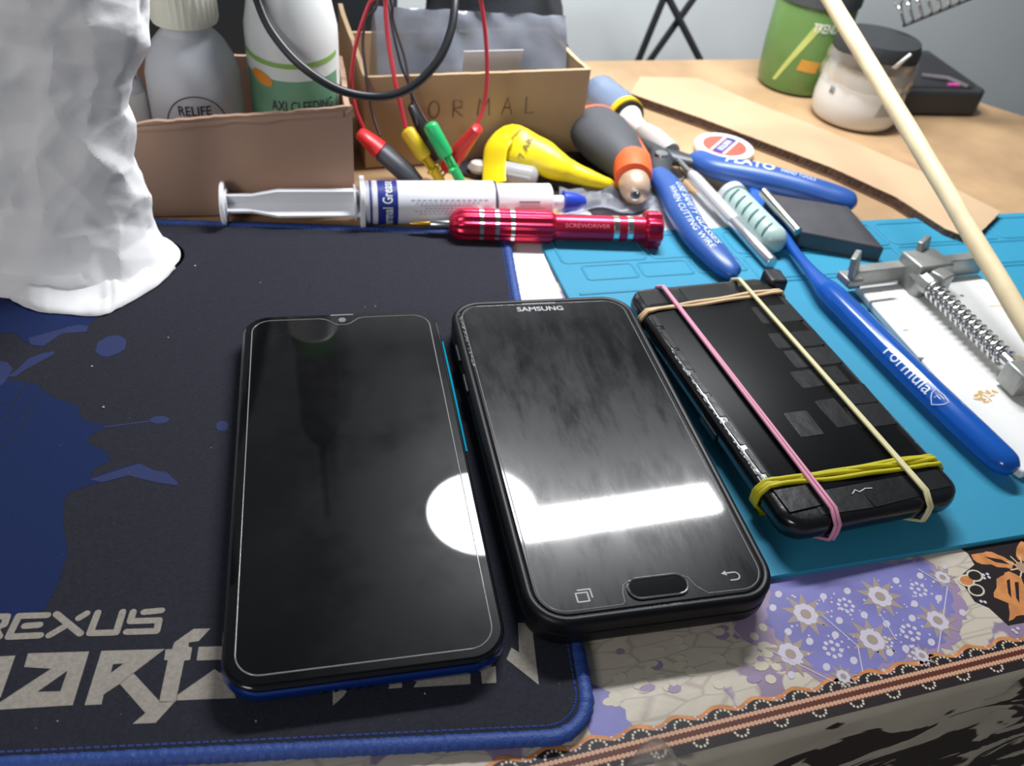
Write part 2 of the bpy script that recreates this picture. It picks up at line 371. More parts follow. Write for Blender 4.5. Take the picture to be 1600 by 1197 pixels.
# border: wave, scallops, two rope lines
A = Vector(at(900, 1188, 0).xy); B = Vector(at(1556, 1026, 0).xy); D = (B-A).normalized(); Nn = Vector((-D.y, D.x)); A0 = A-D*60; LB = 330
def bo(s_, n_): q = A0+D*s_+Nn*n_; return (q.x, q.y)
up = [bo(s_, 4.3+.8*sin(s_*.5)) for s_ in range(0, LB, 1)]
mb.flat([bo(0, -5.6), bo(LB, -5.6)]+up[::-1], Z+.05, 3)
mb.flat([bo(s_, 3.5+.9*sin(s_*.5)) for s_ in range(0, LB)]+[bo(s_, 4.7+.9*sin(s_*.5)+.5*noise.noise(Vector((s_*.2, 0, 0)))) for s_ in range(LB-1, -1, -1)], Z+.06, 4)
mb.flat([bo(0, -2.8), bo(LB, -2.8), bo(LB, 1.5), bo(0, 1.5)], Z+.07, 8)
for n_ in (.75, -1.9):
    s_ = 0
    while s_ < LB: mb.disc(bo(s_, n_), .72, Z+.09, 5, 7); s_ += 1.3
s_ = 4
while s_ < LB:
    for k in range(7):
        a = pi*k/6; mb.disc(bo(s_+2.4*cos(a), 2.0+1.7*sin(a)), .42, Z+.09, 7, 6)
    for k in range(5):
        a = pi*k/4; mb.disc(bo(s_+6.3+1.8*cos(a), 3.6-1.2*sin(a)), .38, Z+.09, 1, 6)
    for k in range(6):
        a = pi*k/5; mb.disc(bo(s_+3+2.0*cos(a), -3.2-1.4*sin(a)), .42, Z+.09, 7, 6)
    s_ += 12.6
o = mb.build('printed_motifs', pm, cov, world=True, smooth=0)
# lifted clear tape at the front edge
clearm = mat('clear_tape', (215, 210, 200), .12, trans=.75, alpha=.6, ior=1.3)
mb = MB(); L = []
for i in range(12):
    t = i/11
    L.append([(lambda p: (p.x, p.y, .4+ (3.5*sin(pi*t))*(1-j/4)+noise.noise(Vector((i*.7, j*.7, 2)))*.9+.9*(j == 0)))(at(978+95*t, 1200-(34*sin(pi*min(1, t*1.2)))*(1-j/4) if True else 0, 0)) for j in range(5)])
mb.loops(L, closed=False, cap0=False, cap1=False)
o = mb.build('tape_scrap', clearm, None, smooth=20, solid=.12); tag(o, 'torn clear tape lifting off the front table edge beside blue stitched border', 'tape')

# ================================================================ MATS
# ---- mouse pad
clothm = mat('pad_cloth', (40, 41, 50), .85, bump=.35, bscale=1600, vary=.12, vscale=900, spec=.25)
bluem = mat('pad_print_blue', (28, 42, 84), .85, bump=.3, bscale=1600, spec=.2)
bluem2 = mat('pad_print_slate', (52, 60, 100), .85, bump=.3, bscale=1600, spec=.2)
creamm = mat('pad_print_cream', (156, 150, 140), .85, bump=.35, bscale=1600, vary=.1, vscale=900, spec=.2)
threadm = mat('blue_thread', (42, 72, 142), .5, bump=.5, bscale=1500)
p1, p2 = at(640, 1178, 1.5).xy, at(880, 1161, 1.5).xy; q1, q2 = at(927, 1104, 1.5).xy, at(910, 1005, 1.5).xy
e1 = (p2-p1).normalized(); PA = R(10.3)
dx = Vector((cos(PA), sin(PA))); dy = Vector((-sin(PA), cos(PA)))
pm_, qm_ = (p1+p2)/2, (q1+q2)/2
BR = pm_+dx*((qm_-pm_).dot(dx))
PW, PL = 320, 262
cpad = BR-dx*(PW/2)+dy*(PL/2)
pad = thing('mouse_pad', 'black and blue printed mouse pad with blue stitched border', 'mouse pad', (cpad.x, cpad.y, 0), PA)
mb = MB(); mb.slab(PW-3, PL-3, 12, [(0, .15), (0, 2.9)]); mb.build('pad_surface', clothm, pad)
mb = MB()
rim = rrect(PW-3.6, PL-3.6, 12, 24); path = []
for i, p in enumerate(rim):
    q = rim[(i+1) % len(rim)]; d = Vector((q[0]-p[0], q[1]-p[1])); n = max(1, int(round(d.length/.7)))
    for k in range(n): path.append((p[0]+d.x*k/n, p[1]+d.y*k/n, 1.75))
rd = random.Random(5)
mb.tube(path, [2.3+rd.uniform(-.18, .18) for _ in path], 8, closed=True, flat=.86); mb.build('stitched_border', threadm, pad, smooth=80)
# stitch line
mb = MB(); rim2 = rrect(PW-9.2, PL-9.2, 9.5, 16)
for i, p in enumerate(rim2):
    q = rim2[(i+1) % len(rim2)]; d = Vector((q[0]-p[0], q[1]-p[1])); n = max(1, int(d.length/2.0))
    for k in range(n):
        a = Vector((p[0], p[1]))+d*(k/n); b = a+d/n*.72
        mb.tube([(a.x, a.y, 2.95), (b.x, b.y, 2.95)], .28, 5)
o = mb.build('stitching', threadm, pad, smooth=0); o['kind'] = 'stuff'
def ca(x, y): return at(x/4.444, 930+y/4.444, 2.95).xy
def cb(x, y): return at(600+x/4.444, 960+y/4.444, 2.95).xy
def cc(x, y): return at(x/2.493, 380+y/2.493, 2.95).xy
mb = MB(); ZP = 3.0
for st in ([(-90, 150), (50, 148), (30, 205), (-60, 240)], [(-30, 240), (-5, 290)], [(330, 140), (130, 146), (60, 290), (280, 280)], [(172, 215), (275, 207)],
           [(392, 132), (558, 268)], [(342, 280), (450, 218)], [(548, 160), (603, 127)], [(680, 122), (625, 265), (808, 260), (852, 117)],
           [(925, 117), (905, 182), (1105, 175), (1088, 250), (880, 256)], [(1000, 118), (1122, 107)]):
    mb.stroke([ca(*p) for p in st], 1.95, ZP, 0)
for P in ([(-60, 430), (108, 420), (5, 710), (-60, 740)], [(195, 405), (620, 392), (505, 765), (-60, 800), (0, 745), (355, 512), (168, 500)],
          [(705, 388), (1145, 375), (925, 543), (830, 618), (720, 690), (705, 760), (588, 765)],
          [(830, 615), (925, 540), (1110, 740), (1215, 740), (1080, 888), (920, 895), (1010, 820)],
          [(1345, 235), (1462, 232), (1380, 320), (1310, 330), (1310, 358), (1335, 365), (1320, 450), (1280, 455), (1220, 742), (1105, 745), (1165, 455), (1140, 450), (1150, 378), (1195, 375), (1210, 330)],
          [(1380, 360), (1560, 355), (1560, 448), (1365, 455)], [(1235, 692), (1490, 515), (1560, 560), (1640, 715), (1225, 732)]):
    mb.flat([ca(*p) for p in P], ZP+.02, 0)
for P in ([(470, 525), (260, 672), (420, 668)], [(785, 480), (860, 475), (770, 542)]): mb.flat([ca(*p) for p in P], ZP+.05, 1)
for P in ([(30, 517), (60, 450), (125, 440), (125, 510)], [(205, 508), (245, 440), (600, 350), (600, 485)], [(670, 380), (775, 360), (780, 476), (682, 482)], [(930, 60), (1025, 60), (1075, 490), (850, 312), (885, 232), (938, 265)]):
    mb.flat([cb(*p) for p in P], ZP+.02, 0)
mb.flat([at(*p, 2.95).xy for p in ((520, 1075), (545, 1075), (537, 1088), (520, 1103))], ZP+.02, 0)
mb.build('printed_lettering', [creamm, clothm], pad, world=True, smooth=0)
mb = MB()
mb.flat([cc(*p) for p in ((-80, 520), (130, 545), (205, 600), (300, 632), (322, 690), (420, 712), (350, 750), (340, 780), (415, 812), (428, 850), (370, 875), (350, 915), (400, 900), (470, 875), (540, 855), (600, 885), (640, 890), (692, 930), (690, 945), (620, 935), (560, 910), (500, 905), (430, 925), (340, 945), (270, 970), (248, 1000), (250, 1130), (265, 1200), (225, 1330), (170, 1430), (-80, 1500))], 2.96, 0)
mb.flat([cc(*p) for p in ((-80, 60), (300, 60), (420, 200), (385, 285), (340, 320), (335, 345), (245, 350), (190, 385), (150, 405), (100, 385), (60, 350), (-80, 350))], 2.96, 0)
mb.flat([cc(*p) for p in ((300, 318), (343, 322), (338, 345), (240, 352), (170, 400), (120, 395), (110, 370), (200, 345))], 2.98, 1)
mb.flat([cc(*p) for p in ((70, 490), (110, 450), (160, 430), (212, 420), (212, 432), (150, 465), (100, 492), (60, 520), (30, 520))], 2.98, 1)
mb.flat([cc(*p) for p in ((-60, 450), (30, 465), (50, 490), (20, 540), (-60, 600))], 2.98, 1)
def ell(cx, cy, a, b, rot): 
    return [cc(cx+a*cos(t)*cos(rot)-b*sin(t)*sin(rot), cy+a*cos(t)*sin(rot)+b*sin(t)*cos(rot)) for t in [2*pi*k/22 for k in range(22)]]
mb.flat(jag(ell(432, 400, 62, 38, -.3), .5), 2.97, 1); mb.flat(ell(622, 688, 38, 15, -.05), 2.97, 1); mb.flat(ell(866, 712, 24, 20, 0), 2.97, 1)
mb.stroke([cc(410, 716), cc(500, 704), cc(590, 693)], .7, 2.97, 1)
mb.flat([cc(*p) for p in ((350, 920), (470, 880), (545, 858), (600, 885), (650, 892), (692, 932), (690, 944), (600, 930), (500, 905), (400, 930))], 2.98, 1)
for a, b in (((-20, 720), (150, 590)), ((-20, 640), (120, 540)), ((-20, 690), (70, 600)), ((0, 800), (130, 640))): mb.stroke([cc(*a), cc((a[0]+b[0])/2+10, (a[1]+b[1])/2+14), cc(*b)], .5, 2.99, 2)
mb.build('printed_splash', [bluem, bluem2, clothm], pad, world=True, smooth=0)
# crumbs and dust
dustm = mat('dust_specks', (186, 176, 160), .8)
mb = MB(); rd = random.Random(11)
sp = [(305, 416, .9), (407, 442, .5), (263, 528, .6), (162, 637, .9), (144, 573, .8), (839/3.27+330, 479, .5), (400, 1127, .5), (90, 1127, .4), (664, 1084, .5), (570, 480, .4), (330, 700, .35)]
for k in range(70): sp.append((rd.uniform(20, 880), rd.uniform(470, 1150), rd.uniform(.1, .22)))
for x, y, r in sp:
    p = at(x, y, 3.0); q = tuv(p)
    mb.lathe([(0.05, 0), (r*.5, r*.15), (r*.45, r*.5), (.05, r*.6)], 6, M=T2((p.x, p.y, 2.98), rd.uniform(0, 6)))
o = mb.build('dust', dustm, None, smooth=0); o['kind'] = 'stuff'; tag(o, 'pale specks of dust scattered over the black mouse pad', 'dust')

# ---- teal silicone mat
tealm = mat('teal_silicone', (50, 138, 170), .55, bump=.12, bscale=1500, spec=.35)
nt_ = tealm
ta = R(19)
f1, f2 = at(1250, 898, 1).xy, at(1560, 845, 1).xy; b1, b2 = at(1240, 352, 1).xy, at(1560, 336, 1).xy
dx = Vector((cos(ta), sin(ta))); dy = Vector((-sin(ta), cos(ta)))
fv = ((f1+f2)/2).dot(dy); bv = ((b1+b2)/2).dot(dy); lu = (at(853, 400, 1).xy).dot(dx); 
TW, TL = 340, bv-fv
ct = dx*(lu+TW/2)+dy*((fv+bv)/2)
teal = thing('silicone_work_mat', 'teal blue silicone repair mat with moulded tray grooves', 'work mat', (ct.x, ct.y, 0), ta)
mb = MB(); mb.slab(TW, TL, 10, [(0, .12), (0, 1.6), (.4, 2.0)]); mb.build('mat_base', tealm, teal)
# raised rims of the moulded compartments
mb = MB()
X0, X1, Y1 = -TW/2, TW/2, TL/2
def rimloop(x0, x1, y0, y1, r=3):
    pth = [(x, y, 2.0) for x, y in rrect(x1-x0, y1-y0, r, 5, (x0+x1)/2, (y0+y1)/2)]
    mb.tube(pth, .75, 6, closed=True, flat=.7)
yb = Y1-5
for a, b in ((6, 50), (53, 97), (100, 144), (147, 191), (194, 262), (265, 332)):
    rimloop(X0+a, X0+b, yb-21, yb)
for a, b in ((14, 40), (43, 69), (72, 98)): rimloop(X0+a, X0+b, yb-36, yb-24, 2)
for a, b in ((101, 190), (193, 332)): rimloop(X0+a, X0+b, yb-44, yb-24, 2)
mb.build('raised_rims', tealm, teal)
mb = MB(); 
for pth in ([(X0+6, yb-47, 2.02), (X0+332, yb-47, 2.02)],): mb.tube(pth, .8, 6, flat=.7)
mb.build('long_ridge', tealm, teal)

# ---- white paper sheet beneath
paperm = mat('white_paper', (226, 226, 224), .7, vary=.04, vscale=30)
inkm = mat('ink', (40, 42, 50), .6)
mb = MB(); P = [at(*p).xy for p in ((797, 384), (806, 470), (880, 470), (850, 400), (900, 372), (1060, 395), (1260, 350), (1190, 300), (1010, 305), (800, 350))]
PP = jag(P, .3)
root = thing('paper_sheet', 'white printed paper sheet under the red screwdriver and teal mat edge', 'paper', (0, 350, .15))
mb.prism(PP, .15, .45); mb.build('sheet', paperm, root, world=True)
mb = MB()
for x, y in ((812, 425), (816, 435), (811, 445), (820, 430), (822, 418), (815, 452), (828, 405)):
    p = at(x, y, .5); mb.stroke([(p.x-.7, p.y), (p.x+.5, p.y+.5)], .3, .5)
mb.build('print', inkm, root, world=True, smooth=0)

# ---- corrugated cardboard sheet on table back
cardm = mat('cardboard', (186, 158, 126), .75, vary=.05, vscale=20, bump=.1, bscale=200)
cardd = mat('cardboard_edge', (84, 66, 56), .9, vary=.3, vscale=300)
cbs = thing('cardboard_sheet', 'flat corrugated cardboard sheet lying behind the pliers', 'cardboard', at(1250, 230, 0))
Pc = [at(*p, 5.9).xy for p in ((985, 146), (1100, 186), (1300, 262), (1400, 308), (1478, 358), (1515, 372), (1531, 364), (1564, 331), (1440, 268), (1290, 203), (1190, 165), (1090, 122), (1000, 120))]
Pe = jag(Pc, .5)
mb = MB(); mb.prism(Pe, 5.7, 5.95); mb.prism(Pe, .05, .3); mb.build('liners', cardm, cbs, world=True)
# fluting: zigzag wall along the near edge
mb = MB(); e = [Vector(p) for p in Pe]; n_edge = 0
L = []; k = 0
for i in range(len(e)):
    a, b = e[i], e[(i+1) % len(e)]
    ins = .5*(Vector((sum(p.x for p in e)/len(e), sum(p.y for p in e)/len(e)))-a).normalized()*.8
    L.append([(a.x+ins.x*.5, a.y+ins.y*.5, .3), (a.x+ins.x*(.5 if i % 2 else 2.4), a.y+ins.y*(.5 if i % 2 else 2.4), 3), (a.x+ins.x*.5, a.y+ins.y*.5, 5.7)])
mb.loops(L, closed=False, cap0=False, cap1=False, wrap=True); mb.build('fluting', cardd, cbs, world=True, smooth=0)

# ================================================================ PHONES
blackm = mat('black_plastic', (16, 16, 19), .35)
rubm = mat('black_rubber_case', (15, 15, 18), .42, spec=.35)
glassb = mat('black_screen_glass', (5, 5, 7), .3, spec=.10, coat=.8); smudge(glassb, .22, .42, 25)
glassb.node_tree.nodes['Principled BSDF'].inputs['Coat Roughness'].default_value = .025
glass2 = mat('smeared_screen_glass', (9, 9, 10), .3, spec=.15, coat=.8); smudge(glass2, .2, .36, 45, (3.0, .8, 1))
glass2.node_tree.nodes['Principled BSDF'].inputs['Coat Roughness'].default_value = .05
bluebody = mat('blue_metallic_shell', (8, 54, 132), .25, metal=.55, coat=.6)
cyanm = mat('cyan_edge_line', (20, 165, 200), .2, metal=.2)
rimgrey = mat('protector_edge', (150, 150, 150), .15, spec=.8)
chromem = mat('chrome', (225, 225, 228), .1, metal=1)
greyprint = mat('grey_print', (168, 170, 174), .5)
def locf(o): 
    inv = MW[o.name].inverted()
    return lambda px, py, z: inv @ at(px, py, z)
# phone 1
ph = thing('smartphone', 'blue smartphone with waterdrop notch lying on the mouse pad', 'smartphone', (-49.9, 193.5, 3), .280)
W1, L1 = 77.4, 162.6; w1 = W1/2
mb = MB(); mb.slab(W1, L1, 11, [(5, 0), (2, .5), (.4, 2.2), (0, 4), (0.1, 5.6), (.6, 6.6)], n=9); mb.build('back_shell', bluebody, ph, smooth=60)
mb = MB(); mb.slab(W1-1.0, L1-1.0, 10.5, [(.4, 6.5), (0, 6.8), (0, 8.0), (.5, 8.5)], cap0=False, n=9); mb.build('frame', mat('gloss_black_frame', (12, 13, 18), .15, coat=.6), ph, smooth=60)
mb = MB(); mb.slab(W1-2.6, L1-2.6, 9.6, [(0, 8.45), (0, 8.8), (.3, 9.0)], n=9); mb.build('screen', glassb, ph, smooth=20)
path = rrect(W1-8.2, L1-8.0, 7, 8)
out = []
for i, p in enumerate(path):
    q = path[(i+1) % len(path)]
    out.append((p[0], p[1], 9.02))
    if i == 8:   # top edge, right to left: waterdrop dip
        y = p[1]
        for x, d in ((9, 0), (6.5, .6), (4.6, 2.2), (3.2, 3.7), (1.4, 4.4), (-1.4, 4.4), (-3.2, 3.7), (-4.6, 2.2), (-6.5, .6), (-9, 0)): out.append((x, y-d, 9.02))
mb = MB(); mb.tube(out, .2, 6, closed=True, up=(0, 0, 1)); mb.build('protector_edge', rimgrey, ph, smooth=60)
mb = MB(); mb.lathe([(1.5, 9.0), (1.5, 9.08), (1.1, 9.1)], 20, M=T2((0, L1/2-5.3, 0))); mb.build('front_camera', mat('lens_grey', (120, 122, 128), .2), ph)
mb = MB(); mb.box((0, L1/2-1.9, 9.02), (9, .5, .1)); mb.build('earpiece', rimgrey, ph)
mb = MB(); mb.tube([(w1+.02, 62, 6.45), (w1+.1, 40, 6.45), (w1+.1, 0, 6.45)], [.4, .55, .4], 6); mb.build('edge_line', cyanm, ph)  # thin bright cyan line along part of the right edge
mb = MB(); mb.slab(3, 10, 1.2, [(0, 3.6), (0, 5.0)], cx=w1-1.0, cy=22); mb.build('power_button', bluebody, ph, bevel=.2)
for k in range(5):
    mb = MB(); mb.lathe([(.6, 0), (.6, .3)], 10, M=T2((-12+k*3, -L1/2+.15, 3.6), 0, R(90))); mb.build('speaker_hole', blackm, ph)
# phone 2
ph2 = thing('smartphone', 'black smartphone in thick rubber case with oval home button', 'smartphone', (29.3, 219.8, 3), .290)
W2, L2 = 78.4, 157; f = locf(ph2)
mb = MB(); mb.slab(W2, L2, 12.5, [(3, 0), (.6, 1.0), (0, 3), (0, 6.0), (.7, 6.35), (.1, 6.8), (0, 10.6), (.6, 11.8), (1.5, 12.25), (2.5, 12.1), (2.9, 11.6)], n=9, cap1=True); mb.build('rubber_case', rubm, ph2, smooth=50)
mb = MB(); mb.slab(W2-5.8, L2-5.8, 9.6, [(0, 11.5), (0, 11.8), (.5, 12.0)], n=9); mb.build('screen', glass2, ph2, smooth=15)
pw, pl = W2-8.4, L2-8.4; path = rrect(pw, pl, 8, 8); out = []
hb = f(1028, 917, 15); hx, hy = hb.x, hb.y
for i, p in enumerate(path):
    out.append((p[0], p[1], 12.03))
    if i == 26:   # bottom edge runs left to right: cut-out round the home button
        y = p[1]
        for x, d in ((-12.5, 0), (-11.5, .8), (-11.2, 4), (-10.2, 6.6), (-8, 7.8), (0, 8.0), (8, 7.8), (10.2, 6.6), (11.5, 3.4), (14.5, .2)): out.append((hx+x, y+d, 12.03))
mb = MB(); mb.tube(out, .17, 6, closed=True, up=(0, 0, 1)); mb.build('protector_edge', rimgrey, ph2, smooth=60)
mb = MB(); mb.slab(18.6, 7.0, 3.4, [(0, 11.9), (0, 12.2), (.4, 12.35)], cx=hx, cy=hy); hbo = mb.build('home_button', mat('home_button_black', (12, 12, 14), .1, spec=.3), ph2, smooth=15)
mb = MB(); mb.tube([(x, y, 12.3) for x, y in rrect(18.6, 7.0, 3.4, 6, hx, hy)], .4, 6, closed=True); mb.build('chrome_ring', chromem, hbo)
mb = MB()
text_on(mb, 'SAMSUNG', lambda x, y: tuple(Vector((*(f(809, 487, 15).lerp(f(881, 484.5, 15), x)+Vector((0, 3.0*y, 0))).xy, 12.06))), .02)
mb.build('lettering', greyprint, ph2, smooth=0)
mb = MB(); a, b = f(817, 475.5, 15), f(866, 473.5, 15)
for k in range(17):
    c = a.lerp(b, k/16); mb.box((c.x, c.y, 12.05), (.5, .9, .12))
mb.build('earpiece_grille', greyprint, ph2, smooth=0)
c = f(911, 931, 15)
mb = MB(); 
def rectline(cx, cy, wx, wy, t=.45): mb.stroke([(cx-wx, cy-wy), (cx+wx, cy-wy), (cx+wx, cy+wy), (cx-wx, cy+wy), (cx-wx, cy-wy)], t, 12.06)
rectline(c.x-.3, c.y-.5, 1.75, 1.5); mb.stroke([(c.x-1.2, c.y+2.0), (c.x+2.6, c.y+2.0), (c.x+2.6, c.y-.9)], .45, 12.06)
mb.build('recents_icon', greyprint, ph2, smooth=0)
c = f(1143, 900, 15); mb = MB()
mb.stroke([(c.x-1.6, c.y+1.2), (c.x+1.1, c.y+1.2)]+[(c.x+1.1+1.35*sin(t), c.y-.15+1.35*cos(t)) for t in [pi*k/8 for k in range(1, 9)]]+[(c.x-.9, c.y-1.5)], .45, 12.06)
mb.flat([(c.x-3.0, c.y+1.2), (c.x-1.3, c.y+2.1), (c.x-1.3, c.y+.3)], 12.07); mb.build('back_icon', greyprint, ph2, smooth=0)
mb = MB(); rd = random.Random(2)
for k in range(60):
    x, y = -W2/2+3.6+rd.uniform(-.3, .6), 72-rd.uniform(2, 36)
    mb.box((x, y, 12.1), (rd.uniform(.2, .6), rd.uniform(.3, 1.2), .2), M=None)
o = mb.build('chipped_edge', mat('chipped_glass', (110, 110, 112), .4), ph2, smooth=0); o['kind'] = 'stuff'
for k, y in enumerate((30, 48)):
    mb = MB(); mb.slab(1.6, 10, .7, [(0, 7.4), (0, 9.6)], cx=-W2/2-.1, cy=y); mb.build('side_button', rubm, ph2, bevel=.2)
# phone 3
ph3 = thing('smartphone', 'black taped up smartphone bound with four rubber bands on teal mat', 'smartphone', (103.0, 258.4, 3.6), .377)
W3, L3 = 71.6, 137.5; f = locf(ph3); ZT = 16.0-3.6
tapem = mat('glossy_black_tape', (14, 14, 16), .2, bump=.25, bscale=250, coat=.4); smudge(tapem, .15, .4, 90)
mb = MB(); mb.slab(W3, L3, 9, [(9, 0), (5.5, .8), (2.2, 2.6), (.5, 5), (0, 7), (0, 9.2), (.5, 11.3), (1.6, ZT-.25), (3.2, ZT)], n=8); mb.build('phone_body', tapem, ph3, smooth=50)
mb = MB(); mb.slab(W3-9, L3-26, 2, [(0, ZT-.1), (0, ZT+.25), (.3, ZT+.35)], cy=0); mb.build('screen', mat('worn_screen', (8, 9, 11), .38, spec=.12), ph3)
rd = random.Random(21)
tpm = [mat('tape_strip_gloss', (15, 15, 17), .3, bump=.3, bscale=160), mat('tape_strip_dull', (22, 23, 24), .3, bump=.25, bscale=200)]
k = 0
strips = [(-26, 46, 16, 11), (-27, 32, 18, 12), (-26, 18, 17, 12), (-27, 4, 16, 12), (-24, -10, 20, 11), (-25, -24, 18, 12), (-20, -38, 26, 12), (2, -39, 20, 14), (20, -40, 18, 14),
          (24, 40, 20, 12), (22, 22, 22, 10), (23, 10, 22, 11), (18, -2, 22, 10), (26, -14, 16, 11), (12, -22, 9, 15), (25, -26, 16, 12), (-4, -25, 10, 13), (-12, -60, 20, 12), (8, -61, 20, 12), (24, -58, 16, 12), (-26, -55, 14, 14), (0, 60, 24, 11), (24, 56, 16, 12), (-24, 60, 16, 11)]
for (x, y, a, b) in strips:
    mb = MB(); z = ZT+.2+.02*k if abs(y) < 56 and abs(x) < 30 else ZT+.05+.01*k
    xx = max(-W3/2+a/2+2.2, min(W3/2-a/2-2.2, x)); yy = max(-L3/2+b/2+2.8, min(L3/2-b/2-2.8, y))
    mb.slab(a, b, .4, [(0, ZT-.05), (0, z-.02)], M=T2((xx, yy, 0), rd.uniform(-.05, .05)), n=1); mb.build('tape_piece', tpm[k % 2], ph3, bevel=.08); k += 1
c = f(1212, 440, 14)
mb = MB(); mb.slab(9, 11, 2, [(.5, 6), (0, 7), (0, 14.5), (1, 15.6)], M=T2((c.x-2.5, c.y-1.5, 0), -.15)); mb.build('torn_case_corner', mat('torn_rubber', (22, 24, 30), .45, bump=.8, bscale=200), ph3, bevel=.5)
mb = MB(); mb.slab(1.4, 12, .6, [(0, 5.0), (0, 8)], cx=-W3/2-.1, cy=-14); mb.build('side_button', blackm, ph3, bevel=.2)
mb = MB()
for k in range(46):
    y = rd.uniform(-48, 30); mb.box((-W3/2+1.3+rd.uniform(-.2, .3), y, ZT-.35), (rd.uniform(.15, .4), rd.uniform(.4, 2.2), .3))
o = mb.build('chipped_edge', mat('bright_chips', (190, 192, 196), .2), ph3, smooth=0); o['kind'] = 'stuff'
mb = MB(); c = f(1345, 768, 16)
mb.stroke([(c.x-4, c.y-.6), (c.x-2, c.y+.8), (c.x-1.0, c.y-.4), (c.x+2, c.y+.6), (c.x+4.4, c.y+.2)], .4, ZT+.5); mb.build('scratch', greyprint, ph3, smooth=0)
def band(name, label, pa, pb, along, offs, r, m, twist=0, lift=0, flat=1):
    """rubber band round phone 3 from side point pa to side point pb (pixels on its top edge)"""
    A, B = f(*pa, 16.3), f(*pb, 16.3)
    root = thing(name, label, 'rubber band', M=MW[ph3.name] @ Matrix.Translation((0, 0, 0)), group=None)
    for k, (o1, o2) in enumerate(offs):
        mb = MB(); zt = ZT+.95+lift; zb = -.75-lift*.3
        if along:      # runs lengthwise
            ye = L3/2+.85
            a, b = Vector((A.x+o1, ye)), Vector((B.x+o2, -ye))
        else:
            xe = W3/2+.4
            a, b = Vector((-xe, A.y+o1)), Vector((xe, B.y+o2))
        d = (b-a).normalized()
        P = []
        n = 30
        for i in range(n+1):
            t = i/n; q = a.lerp(b, t) if True else 0
            P.append((q, t))
        pts = []
        for q, t in P:
            s_ = min(t, 1-t)*(b-a).length; drop = 0
            if s_ < 3: drop = 3.2*(1-s_/3)**2
            wob = twist*sin(t*9+k*2.1) if s_ > 6 else 0
            pts.append((q.x+(wob if along else 0), q.y+(0 if along else wob), zt-drop+(.4*sin(t*14+k*3) if twist else 0)))
        def side(q, sgn):
            return [(q.x, q.y, z) for z in (8.5, 6.5, 4.6)]
        low = [(a.lerp(b, t).x, a.lerp(b, t).y, zb) for t in (.96, .75, .5, .25, .04)]
        path = pts+side(b+d*.35, 1)+[(b.x-d.x*3.2, b.y-d.y*3.2, 1.2)]+low+[(a.x+d.x*3.2, a.y+d.y*3.2, 1.2)]+side(a-d*.35, -1)[::-1]
        if rope_r := (twist > .5 and k == len(offs)-1): pass
        mb.tube(path, r, 8, closed=True, flat=flat, smooth=None) if False else mb.tube(path, r, 8, closed=True, flat=flat)
        mb.build('strand', m, root, smooth=80)
    return root
pinkm = mat('pink_rubber', (206, 138, 164), .55); beigem = mat('beige_rubber', (208, 180, 142), .55); creamr = mat('cream_rubber', (206, 198, 152), .55); yelm = mat('yellow_rubber', (186, 176, 26), .5)
band('rubber_band', 'beige rubber band across the far end of the taped phone', (986, 492), (1232, 457), False, [(0, .2), (1.5, 2.2)], .78, beigem, .45, 0)
band('rubber_band', 'yellow rubber band across the near end of the taped phone', (1180, 763), (1478, 720), False, [(-.6, -1.4), (1.2, 3.0), (2.0, 1.2), (.5, 1.9)], .85, yelm, .3, 0)
band('rubber_band', 'pink rubber band running lengthwise along the taped phone', (1030, 448), (1301, 802), True, [(-.1, -.8), (.5, .8)], .68, pinkm, 0, 1.25)
band('rubber_band', 'cream rubber band running lengthwise along the taped phone', (1148, 436), (1452, 782), True, [(0, -.6), (.5, .5)], .68, creamr, 0, 1.25)

# ================================================================ TISSUE
tissm = mat('white_tissue', (246, 246, 247), .9, bump=.2, bscale=500, sss=.12)
rd = random.Random(4)
waves = [(Vector((rd.gauss(0, 1), rd.gauss(0, 1), rd.gauss(0, .8))).normalized(), rd.uniform(.013, .036), rd.uniform(0, 1)) for _ in range(9)]
fine = [(Vector((rd.gauss(0, 1), rd.gauss(0, 1), rd.gauss(0, 1))).normalized(), rd.uniform(.07, .16), rd.uniform(0, 1)) for _ in range(12)]
def tri(x): x = x % 1; return abs(x-.5)*4-1
def crumple(p):
    q = p+noise.noise_vector(p*.02)*9
    h = 2.0*tri(q.x*.014+q.z*.009+.2)+1.5*tri(q.x*.022-q.z*.013+.5)+.9*tri(q.z*.03+q.y*.02)
    q2 = p+noise.noise_vector(p*.04)*5; q2.z *= .7
    d = noise.voronoi(q2/26)[0]; h += 7*(d[0]-.45)
    d = noise.voronoi(q2/11+Vector((5, 3, 1)))[0]; h += 3.0*(d[0]-.45)
    return h
prof = [(0, -153, 42), (4, -160, 41), (14, -164, 38), (28, -166, 35), (42, -167, 32), (56, -165, 29), (68, -164, 27), (80, -160, 26), (92, -153, 27), (104, -148, 28), (118, -146, 29), (132, -150, 28), (146, -162, 22), (156, -185, 12), (160, -225, 2)]
def pint(z):
    for a, b in zip(prof, prof[1:]):
        if a[0] <= z <= b[0]:
            t = (z-a[0])/(b[0]-a[0]); return a[1]+(b[1]-a[1])*t, a[2]+(b[2]-a[2])*t
    return prof[-1][1:]
mb = MB(); L = []; NU, NV = 260, 170
